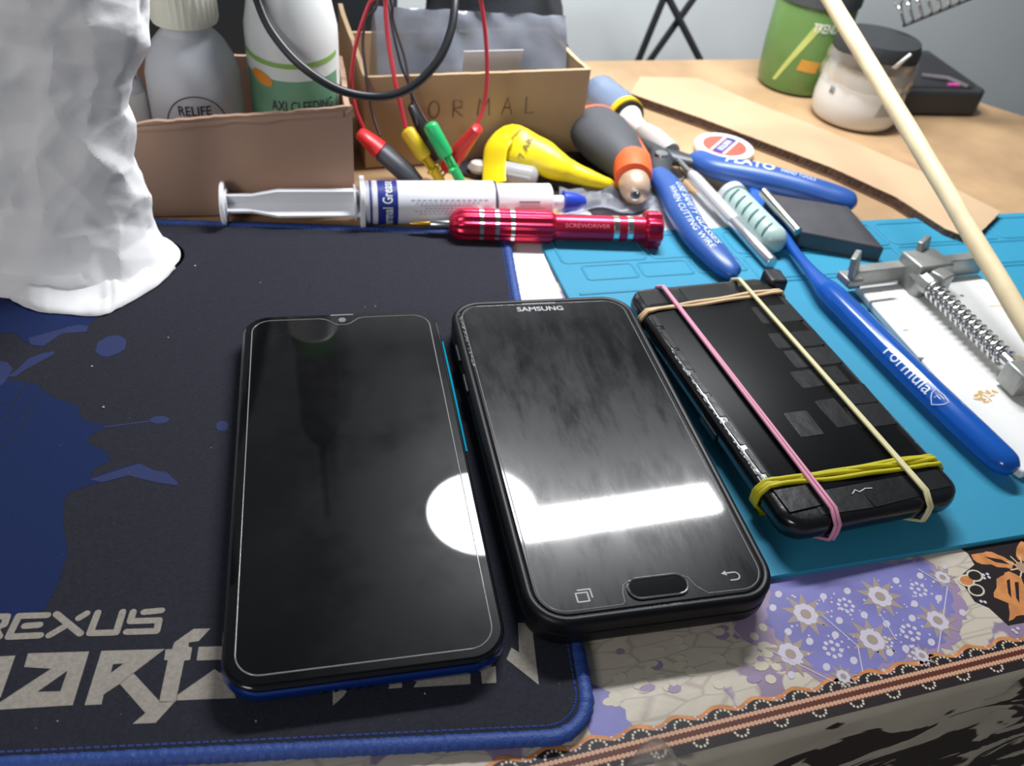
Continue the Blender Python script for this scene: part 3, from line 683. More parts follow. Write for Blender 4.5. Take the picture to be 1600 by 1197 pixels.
for j in range(NV+1):
    z = 160*(j/NV); xr, bf = pint(z); cx, cy = -240, 306
    a = xr-cx; row = []
    for i in range(NU):
        t = 2*pi*i/NU; ct_, st_ = cos(t), sin(t)
        e = .8
        X = a*(abs(ct_)**e)*(1 if ct_ > 0 else -1); bb = bf if st_ < 0 else 24
        Y = bb*(abs(st_)**e)*(1 if st_ > 0 else -1)
        if z < 8 and -2.0 < t-2*pi < -.8: Y *= 1+.06*sin(t*9)
        p = Vector((cx+X, cy+Y, z)); n = Vector((X/a/a, Y/bb/bb, 0)).normalized()
        c = crumple(p); k = .55+.45*min(1, z/25)
        ed = .35 if z > 20 else .35*z/20
        p += n*(c*k-1.0); p.z += c*ed+3.0 if z > .1 else 3.05
        if z < 1: p.z = 3.05
        row.append(tuple(p))
    L.append(row)
mb.loops(L)
tag(mb.build('tissue_wad', tissm, None, smooth=16), 'large crumpled wad of white tissue standing on the mouse pad', 'tissue')
# loose flap of tissue lying to the front
mb = MB(); L = []
c0 = [at(*p, 3.4) for p in ((-80, 430), (0, 452), (20, 470), (60, 486), (100, 490), (155, 494), (190, 480), (245, 447), (274, 420))]
c1 = [at(*p, 3.4) for p in ((-80, 380), (0, 395), (30, 400), (80, 400), (120, 395), (160, 390), (200, 375), (225, 360), (240, 350))]
A_, B_ = crom(c0, 10), crom(c1, 10)
for i in range(len(A_)):
    row = []
    for j in range(15):
        t = j/14; p = A_[i].lerp(B_[i], t); p.z = 3.3+11*t*min(1, (len(A_)-1-i)/22)+crumple(p*1.5)*.7*min(1, t*5)+abs(noise.noise(Vector((i*.2, 0, 0))))*1.0; p.y += crumple(p)*.12; p.z = max(p.z, 3.35); row.append(tuple(p))
    L.append(row)
mb.loops(L, closed=False, cap0=False, cap1=False)
tag(mb.build('tissue_flap', tissm, None, smooth=28, solid=.25), 'thin white tissue flap spread at the foot of the tissue wad', 'tissue')

# ================================================================ BOX WITH BOTTLES
boxm = mat('brown_cardboard', (168, 136, 116), .75, vary=.07, vscale=18, bump=.15, bscale=150)
b0 = at(195, 340, 0); ba = math.atan2(at(555, 332, 0).y-b0.y, at(555, 332, 0).x-b0.x)
wid = (at(555, 332, 0)-b0).length
root = thing('cardboard_box', 'low brown cardboard box holding the plastic bottles', 'box', b0, ba)
def torn(x0, x1, h, thick, amp, seed, M=None, dip=0):
    m_ = MB(); L = []; n = 60
    for i in range(n+1):
        x = x0+(x1-x0)*i/n; zz = h(x)+noise.noise(Vector((x*.12, seed, 0)))*amp+noise.noise(Vector((x*.6, seed, 4)))*amp*.35
        bow = noise.noise(Vector((x*.03, seed, 9)))*1.2
        L.append([(x, bow*0, 0.2), (x, bow, zz*.5), (x, bow*.6, zz), (x, thick+bow*.6, zz), (x, thick+bow, zz*.5), (x, thick, 0.2)])
    m_.loops(L, M=M); return m_
hf = lambda x: 46+(x/wid)*9
torn(-28, wid, hf, 2.6, 1.3, 1).build('front_panel', boxm, root, smooth=40)
mb = MB(); L = [[(x, -.5+noise.noise(Vector((x*.03, 1, 9)))*.9, hf(x)-1.2), (x, -.9+noise.noise(Vector((x*.03, 1, 9)))*.9, hf(x)-3-noise.noise(Vector((x*.08, 3, 1)))*1.5), (x, -.1+noise.noise(Vector((x*.03, 1, 9)))*.9, hf(x)-4.6-noise.noise(Vector((x*.08, 3, 1)))*1.5)] for x in [-26+k*(wid+22)/50 for k in range(51)]]
mb.loops(L, closed=False, cap0=False, cap1=False); mb.build('top_fold', boxm, root, smooth=30)
torn(-28, wid, lambda x: 52, 2.6, 1.0, 2, M=T2((0, 71, 0))).build('back_panel', boxm, root, smooth=40)
torn(0, 68, lambda x: 52, 2.6, 1.2, 3, M=T2((wid, 2.8, 0), R(90))).build('side_panel', boxm, root, smooth=40)
torn(0, 68, lambda x: 48, 2.6, 1.2, 4, M=T2((-25.4, 2.8, 0), R(90))).build('side_panel', boxm, root, smooth=40)
mb = MB(); mb.box((wid/2-14, 37, .9), (wid+24, 68, 1.4)); mb.build('base', boxm, root)
mb = MB(); mb.tube([(wid-3, .2, 52), (wid-.6, -.2, 54.5), (wid+.2, 2, 50), (wid+.3, 8, 47)], [.8, 1.6, 1.2, .6], 6); mb.build('torn_flap', boxm, root)
TZ = 1.8
ldpe = mat('milky_plastic', (226, 229, 234), .32, trans=.25, sss=0, vary=.03, vscale=20); whitep = mat('white_plastic', (232, 234, 232), .3); capm = mat('cream_cap', (226, 224, 206), .4)
# squeeze bottle
bt = thing('squeeze_bottle', 'milky squeeze bottle with ribbed cream cap, middle bottle in box', 'bottle', (-169, 385, TZ))
mb = MB(); mb.lathe([(20, 0), (21.6, 1.2), (21.8, 4), (21.8, 45), (21.4, 56), (19.3, 64), (16, 70), (12.5, 74), (11, 75.5), (11, 82)], 48); mb.build('bottle_body', ldpe, bt, smooth=60)
mb = MB(); mb.lathe([(12.4, 78, 0), (14.2, 79, 0), (14.8, 81, .25), (14.4, 95, .25), (13.6, 97.5, .1), (6, 98, 0), (3.4, 99, 0), (2.2, 118, 0), (1, 119, 0)], 96, nrib=32); mb.build('ribbed_cap', capm, bt, smooth=30)
ink2 = mat('stamp_ink', (52, 52, 64), .6)
def cyl_fn(r, a0, a1, z0, z1, arc=0):
    return lambda x, y: (r*cos(a0+(a1-a0)*x), r*sin(a0+(a1-a0)*x), z0+(z1-z0)*y+arc*(1-(2*x-1)**2))
mb = MB(); fa = R(-70)
text_on(mb, 'RELIFE', cyl_fn(22.1, fa-.35, fa+.32, 43, 47.5), .01)
pts = [(22.0*cos(fa+.68*cos(t)), 22.0*sin(fa+.68*cos(t)), 34+18*sin(t)) for t in [pi*k/24 for k in range(25)]]
mb.tube(pts, .25, 5); mb.build('stamp_print', ink2, bt, smooth=0)
# white cleaner bottle
bt = thing('cleaner_bottle', 'white bottle with green label and orange oval, right in box', 'bottle', (-126.2, 405, TZ))
mb = MB(); mb.lathe([(20, 0), (21.8, 1.4), (22, 5), (22, 70), (21.8, 77), (19, 90), (15.5, 101), (13, 106), (13, 112)], 48); mb.build('bottle_body', whitep, bt, smooth=50)
mb = MB(); mb.lathe([(14.5, 108, 0), (15, 110, .2), (15, 124, .2), (13.8, 126, 0)], 64, nrib=28); mb.build('cap', whitep, bt, smooth=30)
gl = mat('label_green', (112, 160, 130), .45, vary=.12, vscale=60); gl2 = mat('label_line_green', (142, 186, 92), .45); orm = mat('label_orange', (232, 150, 52), .45); lw = mat('label_white', (226, 232, 228), .45)
fa = R(-80)
def patch(mb, r, a0, a1, z0, z1, m=0, arc=0, n=24):
    L = [[(r*cos(a0+(a1-a0)*k/n), r*sin(a0+(a1-a0)*k/n), z+(arc*(((2*k/n)-1)**2) if z == z1 else arc*(((2*k/n)-1)**2)*(0 if z == z0 and z0 < 12 else 1))) for z in (z0, z1)] for k in range(n+1)]
    mb.loops(L, m, closed=False, cap0=False, cap1=False)
mb = MB(); patch(mb, 22.1, fa-1.25, fa+1.25, 10, 64, 3, 3); patch(mb, 22.2, fa-1.2, fa+1.25, 11, 57, 0, 2); patch(mb, 22.3, fa-1.25, fa+1.25, 63, 65.3, 1, 3)
lbl = mb.build('label', [gl, gl2, orm, lw], bt, smooth=60)
mb = MB(); L = [[((22.5)*cos(fa-.62+q*.27*cos(t)), 22.5*sin(fa-.62+q*.27*cos(t)), 57+q*(3.2*sin(t)-1.6*cos(t))) for t in [2*pi*k/28 for k in range(28)]] for q in (1, .6, .2)]
mb.loops(L, cap0=False); mb.build('oval_sticker', orm, lbl)
mb = MB(); text_on(mb, 'AXI CLEEDING', cyl_fn(22.4, fa-.42, fa+1.0, 42.5, 47.5), .01); mb.build('lettering', ink2, lbl, smooth=0)
# small bottle
bt = thing('dropper_bottle', 'small white dropper bottle at left in box, beside the tissue', 'bottle', (-201, 378, TZ))
mb = MB(); mb.lathe([(9, 0), (10, 1), (10.2, 40), (10, 44), (8, 50), (5.5, 53), (5.5, 56)], 32); mb.build('bottle_body', ldpe, bt, smooth=60)
mb = MB(); mb.lathe([(6.6, 52, 0), (7.4, 53, .2), (7, 60, .2), (4, 64, 0), (2.4, 72, 0), (1, 73, 0)], 48, nrib=20); mb.build('cap', whitep, bt)
mb = MB(); patch(mb, 10.3, R(-160), R(0), 8, 46); mb.build('label', whitep, bt)

# ---- dark case behind
darkm = mat('dark_teal_case', (44, 54, 62), .5)
root = thing('equipment_case', 'dark blue grey equipment case standing behind the bottles', 'case', (-247, 530, 0), R(14))
mb = MB(); mb.slab(290, 60, 4, [(1, 4), (0, 5), (0, 198), (1, 199)]); mb.build('housing', darkm, root)
mb = MB(); mb.box((30, -30.6, 101), (225, 1.2, .8)); mb.build('panel_seam', mat('seam_grey', (90, 100, 106), .5), root)
mb = MB(); mb.slab(270, 2.4, .8, [(0, 104), (0, 190)], cy=-30); mb.build('front_panel', mat('front_dark', (34, 44, 52), .45), root)
for x, y in ((-130, -22), (130, -22), (-130, 22), (130, 22)):
    mb = MB(); mb.lathe([(5, 0), (6, 4.2)], 16, M=T2((x, y, 0))); mb.build('foot', blackm, root)

# ---- second box
b0 = at(588, 262, 0); b1 = at(903, 240, 0); ba = math.atan2(b1.y-b0.y, b1.x-b0.x); wid = (b1-b0).length
boxm2 = mat('tan_cardboard', (182, 156, 124), .75, vary=.06, vscale=18, bump=.1, bscale=150)
root = thing('cardboard_box', 'tan cardboard box with handwriting behind the clips', 'box', b0, ba)
hf = lambda x: 50.5
torn(-6, wid, hf, 2.4, .3, 11).build('front_panel', boxm2, root, smooth=40)
torn(-6, wid, hf, 2.4, .3, 12, M=T2((0, 66, 0))).build('back_panel', boxm2, root, smooth=40)
torn(0, 63.5, hf, 2.4, .3, 13, M=T2((wid, 2.5, 0), R(90))).build('side_panel', boxm2, root, smooth=40)
torn(0, 63.5, lambda x: 50.5+.25*x, 2.4, .6, 14, M=T2((-3.6, 2.5, 0), R(90))).build('side_panel', boxm2, root, smooth=40)
mb = MB(); mb.box((wid/2-3, 34, 1), (wid, 62, 1.5)); mb.build('base', boxm2, root)
mb = MB(); 
cx_ = [(.16+.085*k) for k in range(6)]
penm = mat('pen_ink', (104, 84, 72), .8)
def hand(ch, x, z, s):
    G = {'N': [[(0, 0), (0, 1), (.8, 0), (.8, 1)]], 'O': [[(.4+.4*cos(t), .5+.5*sin(t)) for t in [2*pi*k/12 for k in range(13)]]], 'R': [[(0, 0), (0, 1), (.6, .9), (.6, .55), (0, .5), (.7, 0)]],
         'M': [[(0, 0), (.1, 1), (.45, .4), (.8, 1), (.9, 0)]], 'A': [[(0, 0), (.4, 1), (.8, 0)], [(.15, .4), (.65, .4)]], 'L': [[(0, 1), (0.05, 0), (.7, .05)]]}
    for st in G[ch]:
        mb.tube([(x+p[0]*s*.8, -.25+noise.noise(Vector((x+p[0]*s, 0, 9)))*.0, z+p[1]*s) for p in st], .3, 5)
for k, ch in enumerate('NORMAL'): hand(ch, wid*(.12+.115*k), 27, 9.5)
hw = mb.build('handwriting', penm, root, smooth=0)
# things in and behind the second box
f2 = T2(b0, ba)
bagm = mat('clear_bag', (150, 156, 168), .2, trans=.35, alpha=.8, vary=.15, vscale=40)
root = thing('plastic_bag', 'grey clear plastic bag standing in the tan box', 'bag', M=f2 @ Matrix.Translation((wid/2, 30, 2)))
mb = MB(); L = []
for i in range(41):
    x = -wid/2+6+(wid-12)*i/40; row = []
    for j in range(24):
        a = 2*pi*j/24; th = 13; c = cos(a); s__ = sin(a)
        top_ = 74-6*(i/40)+2*noise.noise(Vector((i*.3, 2, 2)))
        zz = (top_/2)*(1+s__*1.0) ; yy = th*c*(1-.75*max(0, s__))+noise.noise(Vector((i*.25, j*.5, 0)))*3
        row.append((x, yy, max(.3, zz)))
    L.append(row)
mb.loops(L); mb.build('bag_film', bagm, root, smooth=50)
mb = MB(); mb.box((6, -9.5, 46), (34, .4, 26), M=T2((0, -3, 0), 0, R(8))); mb.build('paper_insert', paperm, root)
mb = MB()
for (x, z, r_) in ((-30, 40, 12), (-12, 50, 10), (24, 36, 10), (34, 46, 8)): mb.lathe([(.5, -r_), (r_*.7, -r_*.7), (r_, 0), (r_*.7, r_*.7), (.5, r_)], 10, M=T2((x, 3, z)) @ Matrix.Diagonal((1, .6, .9, 1)))
o = mb.build('contents', mat('grey_contents', (92, 98, 110), .6), root, smooth=60)
root = thing('black_pouch', 'black fabric pouch slumped behind the tan box', 'pouch', M=f2 @ Matrix.Translation((wid/2+46, 112, 0)))
mb = MB(); L = []
for j in range(20):
    t = j/19; z = 104*t
    L.append([((62-20*t-6*t**3)*cos(a)*(1 if cos(a) < 0 else 1.0-.38*t)+noise.noise(Vector((cos(a)*2, sin(a)*2, z*.05)))*4, 30*(1-.55*t)*sin(a)+noise.noise(Vector((cos(a)*2, sin(a)*2, z*.05+9)))*3, z) for a in [2*pi*k/40 for k in range(40)]])
mb.loops(L); mb.build('pouch_body', mat('black_fabric', (46, 50, 56), .85, bump=.3, bscale=500), root, smooth=60)
mb = MB(); mb.tube([(30, -24, 88), (38, -28, 92), (46, -26, 94)], [2, 4.5, 2.5], 8); mb.build('white_tag', whitep, root)

# ================================================================ CABLES AND PROBES
bcab = mat('black_cable', (38, 40, 44), .4); rcab = mat('red_wire', (196, 54, 66), .4); dcab = mat('dark_wire', (60, 44, 46), .5); redp = mat('red_plastic', (206, 44, 48), .35)
def cable(name, label, pts, r, m, n=10):
    mb = MB(); mb.tube(crom(pts, n), r, 10); o = mb.build(name, m, None, smooth=80); tag(o, label, 'cable'); return o
def Y(px, py, y): return aty(px, py, y)
cable('cable', 'thick black cable hanging in a loop before the bottles', [Vector((-160, 517, 150)), Vector((-158, 470, 150)), Y(385, -60, 395), Y(402, 0, 385), Y(425, 50, 378), Y(470, 102, 372), Y(530, 140, 372), Y(590, 151, 376), Y(640, 138, 380), Y(682, 98, 388), Y(704, 50, 398), Y(711, 0, 410), Y(712, -60, 430), Vector((-70, 490, 140)), Vector((-112, 528.8, 150))], 2.0, bcab)
pc = {}
cable('wire', 'red wire nearest the bottles leading to red and black clip', [Vector((-112, 529.5, 140)), Y(600, -50, 430), Y(575, 10, 420), Y(556, 70, 415), Y(549, 130, 412), Y(556, 170, 408), Y(568, 200, 405)], 1.0, rcab)
cable('wire', 'red wire leading down to the yellow test hook', [Vector((-116, 528.5, 146)), Y(606, -40, 430), Y(602, 0, 425), Y(606, 60, 420), Y(616, 120, 414), Y(626, 165, 410), Y(634, 200, 407)], 1.15, rcab)
cable('wire', 'thin dark wire leading down to the green test hook', [Vector((-120, 527.5, 152)), Y(608, -30, 440), Y(614, 30, 430), Y(632, 90, 424), Y(642, 140, 416), Y(655, 170, 411), Y(668, 192, 407)], .7, dcab)
cable('wire', 'thin dark wire looping behind the red wires to the black clip', [Vector((-124, 526.5, 158)), Y(590, -30, 446), Y(572, 30, 436), Y(567, 70, 430), Y(574, 130, 420), Y(583, 180, 412), Y(594, 212, 404)], .8, dcab)
cable('wire', 'thin black wire crossing in front of the tan box', [Vector((-128, 525.5, 164)), Y(600, -30, 450), Y(612, 40, 436), Y(626, 100, 428), Y(640, 135, 424), Y(646, 170, 420), Y(652, 196, 415)], .7, bcab)
cable('wire', 'red wire in front of the tan box leading to red clip', [Vector((-132, 524.5, 170)), Y(738, -50, 440), Y(751, 0, 432), Y(759, 60, 428), Y(761, 120, 424), Y(756, 165, 420), Y(745, 196, 415)], 1.05, rcab)
def probe(label, c, a, b, m, light):
    a, b = Vector(a), Vector(b); root = thing('test_hook', label, 'test hook', M=axisM(a, b)); Ln = (b-a).length
    mb = MB(); mb.lathe([(1.6, 0), (3.2, .8), (3.9, 2), (3.9, Ln*.42), (3.5, Ln*.45), (2, Ln*.46)], 24); mb.build('plunger', m, root, smooth=50)
    mb = MB()
    for s__ in (-1, 1): mb.box((s__*1.7, 0, Ln*.53), (.9, 2.4, Ln*.17))
    mb.box((0, 0, Ln*.53), (1, 1, Ln*.17)); mb.build('stem', m, root, bevel=.2)
    mb = MB(); mb.box((0, 0, Ln*.635), (3, 9.5, 2.0)); mb.build('finger_grip', m, root, bevel=.8)
    mb = MB(); mb.lathe([(2.6, Ln*.64), (2.6, Ln*.8), (1.6, Ln*.97), (.8, Ln)], 16); mb.build('barrel', m, root, smooth=50)
    mb = MB(); mb.tube([(0, 0, Ln-1), (0, 0, Ln+2), (1, 0, Ln+3.4), (1.8, 0, Ln+2.2)], .35, 6); mb.build('hook_tip', chromem, root)
yp = mat('yellow_plastic', (216, 184, 40), .35); gp = mat('green_plastic', (40, 178, 104), .35)
probe('yellow test hook probe leaning on the black clip', None, Y(634, 201, 407), at(700, 300, 3.5), yp, 0)
probe('green test hook probe beside the yellow one', None, Y(670, 192, 406), at(730, 302, 3.5), gp, 0)
def clip(name, label, a, b, mats, boot, fat=1):
    a, b = Vector(a), Vector(b); root = thing(name, label, 'clip', M=axisM(a, b)); Ln = (b-a).length
    mb = MB(); mb.lathe([(1.2, 0), (2.4, 1), (3.4, Ln*boot*.6), (3.8, Ln*boot), (3.2, Ln*boot+.6)], 20, M=Matrix.Diagonal((.8*fat, 1.2*fat, 1, 1))); mb.build('boot', mats[0], root, smooth=50)
    mb = MB(); mb.lathe([(3.0, Ln*boot), (3.9, Ln*boot+2), (4.1, Ln*.7), (3.0, Ln*.86)], 20, M=Matrix.Diagonal((.8*fat, 1.1*fat, 1, 1))); mb.build('sleeve', mats[1], root, smooth=50)
    for s__ in (-1, 1):
        mb = MB(); mb.box((s__*1.5, 0, Ln*.93), (.7, 3.2, Ln*.2)); 
        for q in range(4): mb.box((s__*.9, 0, Ln*.88+q*Ln*.035), (.7, 3, .5))
        mb.build('jaw', mats[2], root, bevel=.15)
steel = mat('steel', (190, 192, 190), .25, metal=1); greyp = mat('dark_grey_plastic', (62, 64, 72), .45)
clip('alligator_clip', 'black alligator clip with red boot, left of the test hooks', Y(560, 205, 400), at(668, 300, 4), (redp, greyp, steel), .3, 1.45)
clip('alligator_clip', 'red alligator clip boot to the right of the green hook', Y(748, 198, 412), at(690, 272, 5), (redp, redp, steel), .62, 1.5)
clip('alligator_clip', 'black alligator clip upright behind the green test hook', Y(641, 163, 421), at(688, 262, 7), (bcab, bcab, steel), .5)

# ================================================================ SYRINGE
syra, syrb = at(345, 332, 0), at(915, 322, 0)
ra = 11.3
a = at(346, 318, ra); b = at(915, 316, ra); a.z = b.z = ra+.2
root = thing('syringe', 'large white grease syringe with blue tip cap', 'syringe', M=axisM(a, b)); Ln = (b-a).length
wp = mat('white_syringe_plastic', (240, 240, 244), .3); lab = mat('syringe_label', (232, 234, 240), .4); navy = mat('label_navy', (40, 52, 140), .4); faint = mat('faint_print', (168, 168, 186), .5)
def sx(px): return (at(px, 318, ra)-a).dot((b-a).normalized())
mb = MB(); mb.lathe([(9.6, 0), (10.3, .5), (10.3, 1.7), (9.6, 2.2)], 40); mb.build('thumb_rest', wp, root)
mb = MB()
z1, z2, z3, z4 = 2, sx(395), sx(435), sx(566)
for rot in (0, 90):
    M_ = Matrix.Rotation(R(rot+20), 4, 'Z')
    for sgn in (-1, 1):
        pl = [(0, z1), (5.6, z1), (5.6, z2), (8.6, z3), (8.6, z4), (0, z4)]
        pl = [(x*sgn, z) for x, z in pl]
        mb.prism([(x, z) for x, z in pl], -.7, .7, M=M_ @ Matrix.Rotation(R(90), 4, 'X') @ Matrix.Diagonal((1, 1, 1, 1)))
mb.lathe([(7, z1), (7, z1+1)], 24); mb.lathe([(8.8, z4-4), (8.8, z4-3)], 24)
mb.build('plunger_rod', wp, root, smooth=0)
mb = MB(); mb.slab(24, 22, 8, [(0, sx(562)), (0, sx(570))]); mb.build('finger_flange', wp, root, bevel=.4)
mb = MB(); mb.lathe([(9.6, sx(568)), (10.4, sx(569)), (10.4, sx(770)), (10.0, sx(772)), (9.8, sx(774))], 48); mb.build('barrel', mat('barrel_plastic', (210, 212, 220), .25), root, smooth=50)
mb = MB(); mb.lathe([(10.6, sx(582), 0), (10.6, sx(768), 0)], 48, cap0=False, cap1=False); lb = mb.build('label', lab, root)
def tubefn(r, z0, z1, a0, a1, flip=False): return lambda x, y: (r*cos(a0+(a1-a0)*x), r*sin(a0+(a1-a0)*x), z0+(z1-z0)*y)
mb = MB(); mb.lathe([(10.68, sx(589)), (10.68, sx(620))], 48, cap0=False, cap1=False); mb.build('navy_band', navy, lb)
mb = MB(); mb.lathe([(10.68, sx(577)), (10.68, sx(580))], 48, cap0=False, cap1=False); mb.build('navy_line', navy, lb)
# local x is up, local y = z cross x ; camera sees the side that faces -Y world
side = (MW[root.name].inverted() @ Vector((a.x, a.y-100, a.z+60))-MW[root.name].inverted() @ a); fa = math.atan2(side.y, side.x)
sg = 1 if math.sin(fa) > 0 else -1
mb = MB()
text_on(mb, 'Thermal Grease', lambda x, y: (10.76*cos(fa-sg*(-1.75+2.9*x)*-1*-1), 10.76*sin(fa-sg*(-1.75+2.9*x)), sx(612)+(sx(596)-sx(612))*y), .015)
mb.build('lettering', lw, lb, smooth=0)
mb = MB()
for k in range(6):
    aa = fa+sg*(-.05+.13*k)*1; z0_, z1_ = sx(640+(7*k) % 23), sx(760-(k*13) % 30)
    for q in range(14):
        zz = z0_+(z1_-z0_)*q/14; patch(mb, 10.72, aa-.022, aa+.022, zz, zz+(z1_-z0_)/14*.7, 0, 0, 1)
mb.build('fine_print', faint, lb, smooth=0)
mb = MB(); mb.lathe([(8.6, sx(774)), (9.3, sx(776)), (9.3, sx(858)), (8.4, sx(860)), (3.4, sx(862)), (3.4, sx(884))], 40); mb.build('front_sleeve', wp, root, smooth=50)
mb = MB()
for k, (s_, e_) in enumerate(((806, 838), (806, 838), (806, 838), (800, 846))): patch(mb, 9.36, fa+sg*(.05+.11*k)-(.03 if k == 0 else .014), fa+sg*(.05+.11*k)+(.03 if k == 0 else .014), sx(s_), sx(e_), 0, 0, 2)
mb.build('warning_print', ink2, root, smooth=0)
mb = MB(); mb.lathe([(10.1, sx(769.5)), (10.5, sx(770)), (10.5, sx(773)), (9.2, sx(774))], 48); mb.build('dark_ring', ink2, root)
mb = MB(); mb.lathe([(4.6, sx(880)), (5.8, sx(881)), (4.8, sx(900)), (2.8, sx(914)), (1, sx(917))], 20); mb.build('tip_cap', mat('blue_cap', (40, 70, 190), .3), root, smooth=50)

# ================================================================ RED SCREWDRIVER
r_ = 6.9
a = at(640, 352, 7.2); b = at(1031, 366, r_); a = Vector(a); a.z = 8.2; b.z = 9.4
# keep the handle clear of the syringe by moving both ends slightly toward the camera along the table
KS = 1.14; root = thing('screwdriver', 'red aluminium precision screwdriver with gold bit', 'screwdriver', M=axisM(a, b)); dirn = (b-a).normalized()
def sx(px): 
    p = at(px, 360, 8); return (p-a).dot(dirn)
def SL(m_, prof, *a_, **k_): m_.lathe([(p_[0]*KS, *p_[1:]) for p_ in prof], *a_, **k_)
redm = mat('red_anodised', (214, 46, 78), .25, metal=.75); goldm = mat('gold_bit', (190, 150, 60), .3, metal=.9); silv = mat('silver_ring', (225, 222, 222), .15, metal=1)
mb = MB(); SL(mb, [(.2, 0), (.9, 3), (1.2, sx(668)), (1.2, sx(675))], 12); mb.build('bit', goldm, root)
mb = MB(); SL(mb, [(1.7, sx(672)), (2.0, sx(674)), (2.0, sx(706))], 16); mb.build('shank', steel, root)
mb = MB(); e0 = sx(702)
SL(mb, [(3, e0, 0), (5.4, e0+2.2, .1), (6.6, e0+5, .35), (6.9, e0+8, .45), (6.9, sx(748), .45), (6.9, sx(858), .45), (6.2, sx(864), .1), (5.5, sx(867), 0)], 96, nrib=12); mb.build('fluted_grip', redm, root, smooth=45)
mb = MB(); SL(mb, [(5.5, sx(865)), (5.7, sx(867)), (5.7, sx(1003)), (5.2, sx(1004))], 40); mb.build('shaft', redm, root)
for px in (752, 776, 800):
    mb = MB(); SL(mb, [(6.2, sx(px-4), .3), (7.0, sx(px-3), .47), (7.0, sx(px+3), .47), (6.2, sx(px+4), .3)], 96, nrib=12); mb.build('ring', silv, root)
for px in (959, 980):
    mb = MB(); SL(mb, [(5.5, sx(px-5)), (5.85, sx(px-4)), (5.85, sx(px+4)), (5.5, sx(px+5))], 40); mb.build('ring', silv, root)
mb = MB(); SL(mb, [(5, sx(1003), 0), (7.4, sx(1004), .5), (8.0, sx(1006), .6), (8.0, sx(1024), .6), (7.0, sx(1028), .4), (3, sx(1029), 0)], 96, nrib=8); mb.build('swivel_cap', redm, root, smooth=40)
side = (MW[root.name].inverted() @ (a+Vector((0, -100, 80)))); fa = math.atan2(side.y, side.x)
sf = 1 if sin(fa) > 0 else -1
mb = MB(); text_on(mb, 'SCREWDRIVER', lambda x, y: (6.6*cos(fa+sf*(.15-.3*y)), 6.6*sin(fa+sf*(.15-.3*y)), sx(880)+(sx(948)-sx(880))*x)); mb.build('lettering', mat('etched_pink', (226, 110, 130), .4), root, smooth=0)

# ================================================================ YELLOW GLUE TUBE
yel = mat('yellow_tube', (236, 214, 30), .38, bump=.2, bscale=120)
root = thing('glue_tube', 'yellow squeezed glue tube bent over at its flat end', 'tube', at(860, 270, 0))
sec = [((772, 290), 4, 7.5, 1.0), ((772, 262), 9, 7.5, 1.1), ((776, 230), 17, 8.5, 1.4), ((790, 216), 20, 9.5, 2.6), ((812, 228), 18, 10.5, 4.6), ((840, 242), 15, 10, 6.2), ((868, 258), 12, 8.5, 6.6), ((892, 268), 9.5, 6.2, 5.6), ((915, 277), 8, 5.0, 4.8), ((938, 284), 6.5, 3.8, 3.8), ((956, 289), 5.5, 2.6, 2.6), ((966, 292), 5, 1.0, 1.0)]
C_ = [at(p[0][0], p[0][1], p[1]) for p in sec]
Cc = crom(C_, 6); Ws = crom([Vector((p[2], p[3], 0)) for p in sec], 6)
L = []
for i, p in enumerate(Cc):
    t = (Cc[min(i+1, len(Cc)-1)]-Cc[max(i-1, 0)]).normalized(); bb = t.cross(Vector((-.55, -.35, .75))).normalized(); nn = bb.cross(t)
    row = []
    for k in range(28):
        an = 2*pi*k/28; cr = 1+.06*noise.noise(Vector((i*.35, cos(an)*2, sin(an)*2)))*(1 if i > 10 else .3)
        ww = max(.3, Ws[i].x); hh = max(.3, Ws[i].y)
        row.append(tuple(p+bb*(ww*cos(an)*cr)+nn*(hh*sin(an)*cr)))
    L.append(row)
mb = MB(); mb.loops(L); mb.build('tube_body', yel, root, world=True, smooth=60)
mb = MB()
def tubetxt(t, i0, di, frac0, frac1):
    def fn(x, y):
        # text reads across the tube: x across width, y along length
        i = i0-di*y; i = max(0, min(len(Cc)-2, i)); k = int(i); fr = i-k; p = Cc[k].lerp(Cc[k+1], fr)
        t_ = (Cc[k+1]-Cc[k]).normalized(); b_ = t_.cross(Vector((-.55, -.35, .75))).normalized(); n_ = b_.cross(t_)
        ww = Ws[k].x*(1-fr)+Ws[k+1].x*fr; hh = Ws[k].y*(1-fr)+Ws[k+1].y*fr
        s__ = frac0+(frac1-frac0)*x; an = pi/2-s__*1.1
        sgn = 1 if n_.z > 0 else -1
        return tuple(p+b_*(ww*cos(an)*1.04)+n_*(sgn*hh*sin(an)*1.06+sgn*.25))
    text_on(mb, t, fn, .01)
tubetxt('7 AK', 27, 1.9, .8, -.5); tubetxt('Z-7000', 22, 1.0, .5, -.8)
mb.build('lettering', mat('olive_ink', (110, 100, 30), .5), root, world=True, smooth=0)
# translucent plastic block behind the tube
root = thing('plastic_bottle', 'clear plastic bottle lying behind the yellow tube', 'bottle', at(812, 282, 0))
A1 = at(782, 268, 6.5); B1 = at(850, 282, 6.5)
mb = MB(); mb.lathe([(4, 0), (6.2, 1), (6.4, 18), (5, 20), (3, 21)], 24, M=axisM(A1, B1)); mb.build('bottle_body', mat('clear_plastic', (206, 206, 208), .2, trans=.4), root, world=True)
root = thing('cotton_bud', 'small white rounded plastic piece between green hook and yellow tube', 'plastic piece', at(745, 262, 0))
mb = MB(); p = at(748, 262, 4); mb.lathe([(.5, -4), (3, -3), (4.2, 0), (3, 3), (.5, 4)], 20, M=T2((p.x, p.y, 4.1)) @ Matrix.Diagonal((1.5, 1.2, 1, 1))); mb.build('body', mat('offwhite', (190, 184, 176), .4), root, world=True)

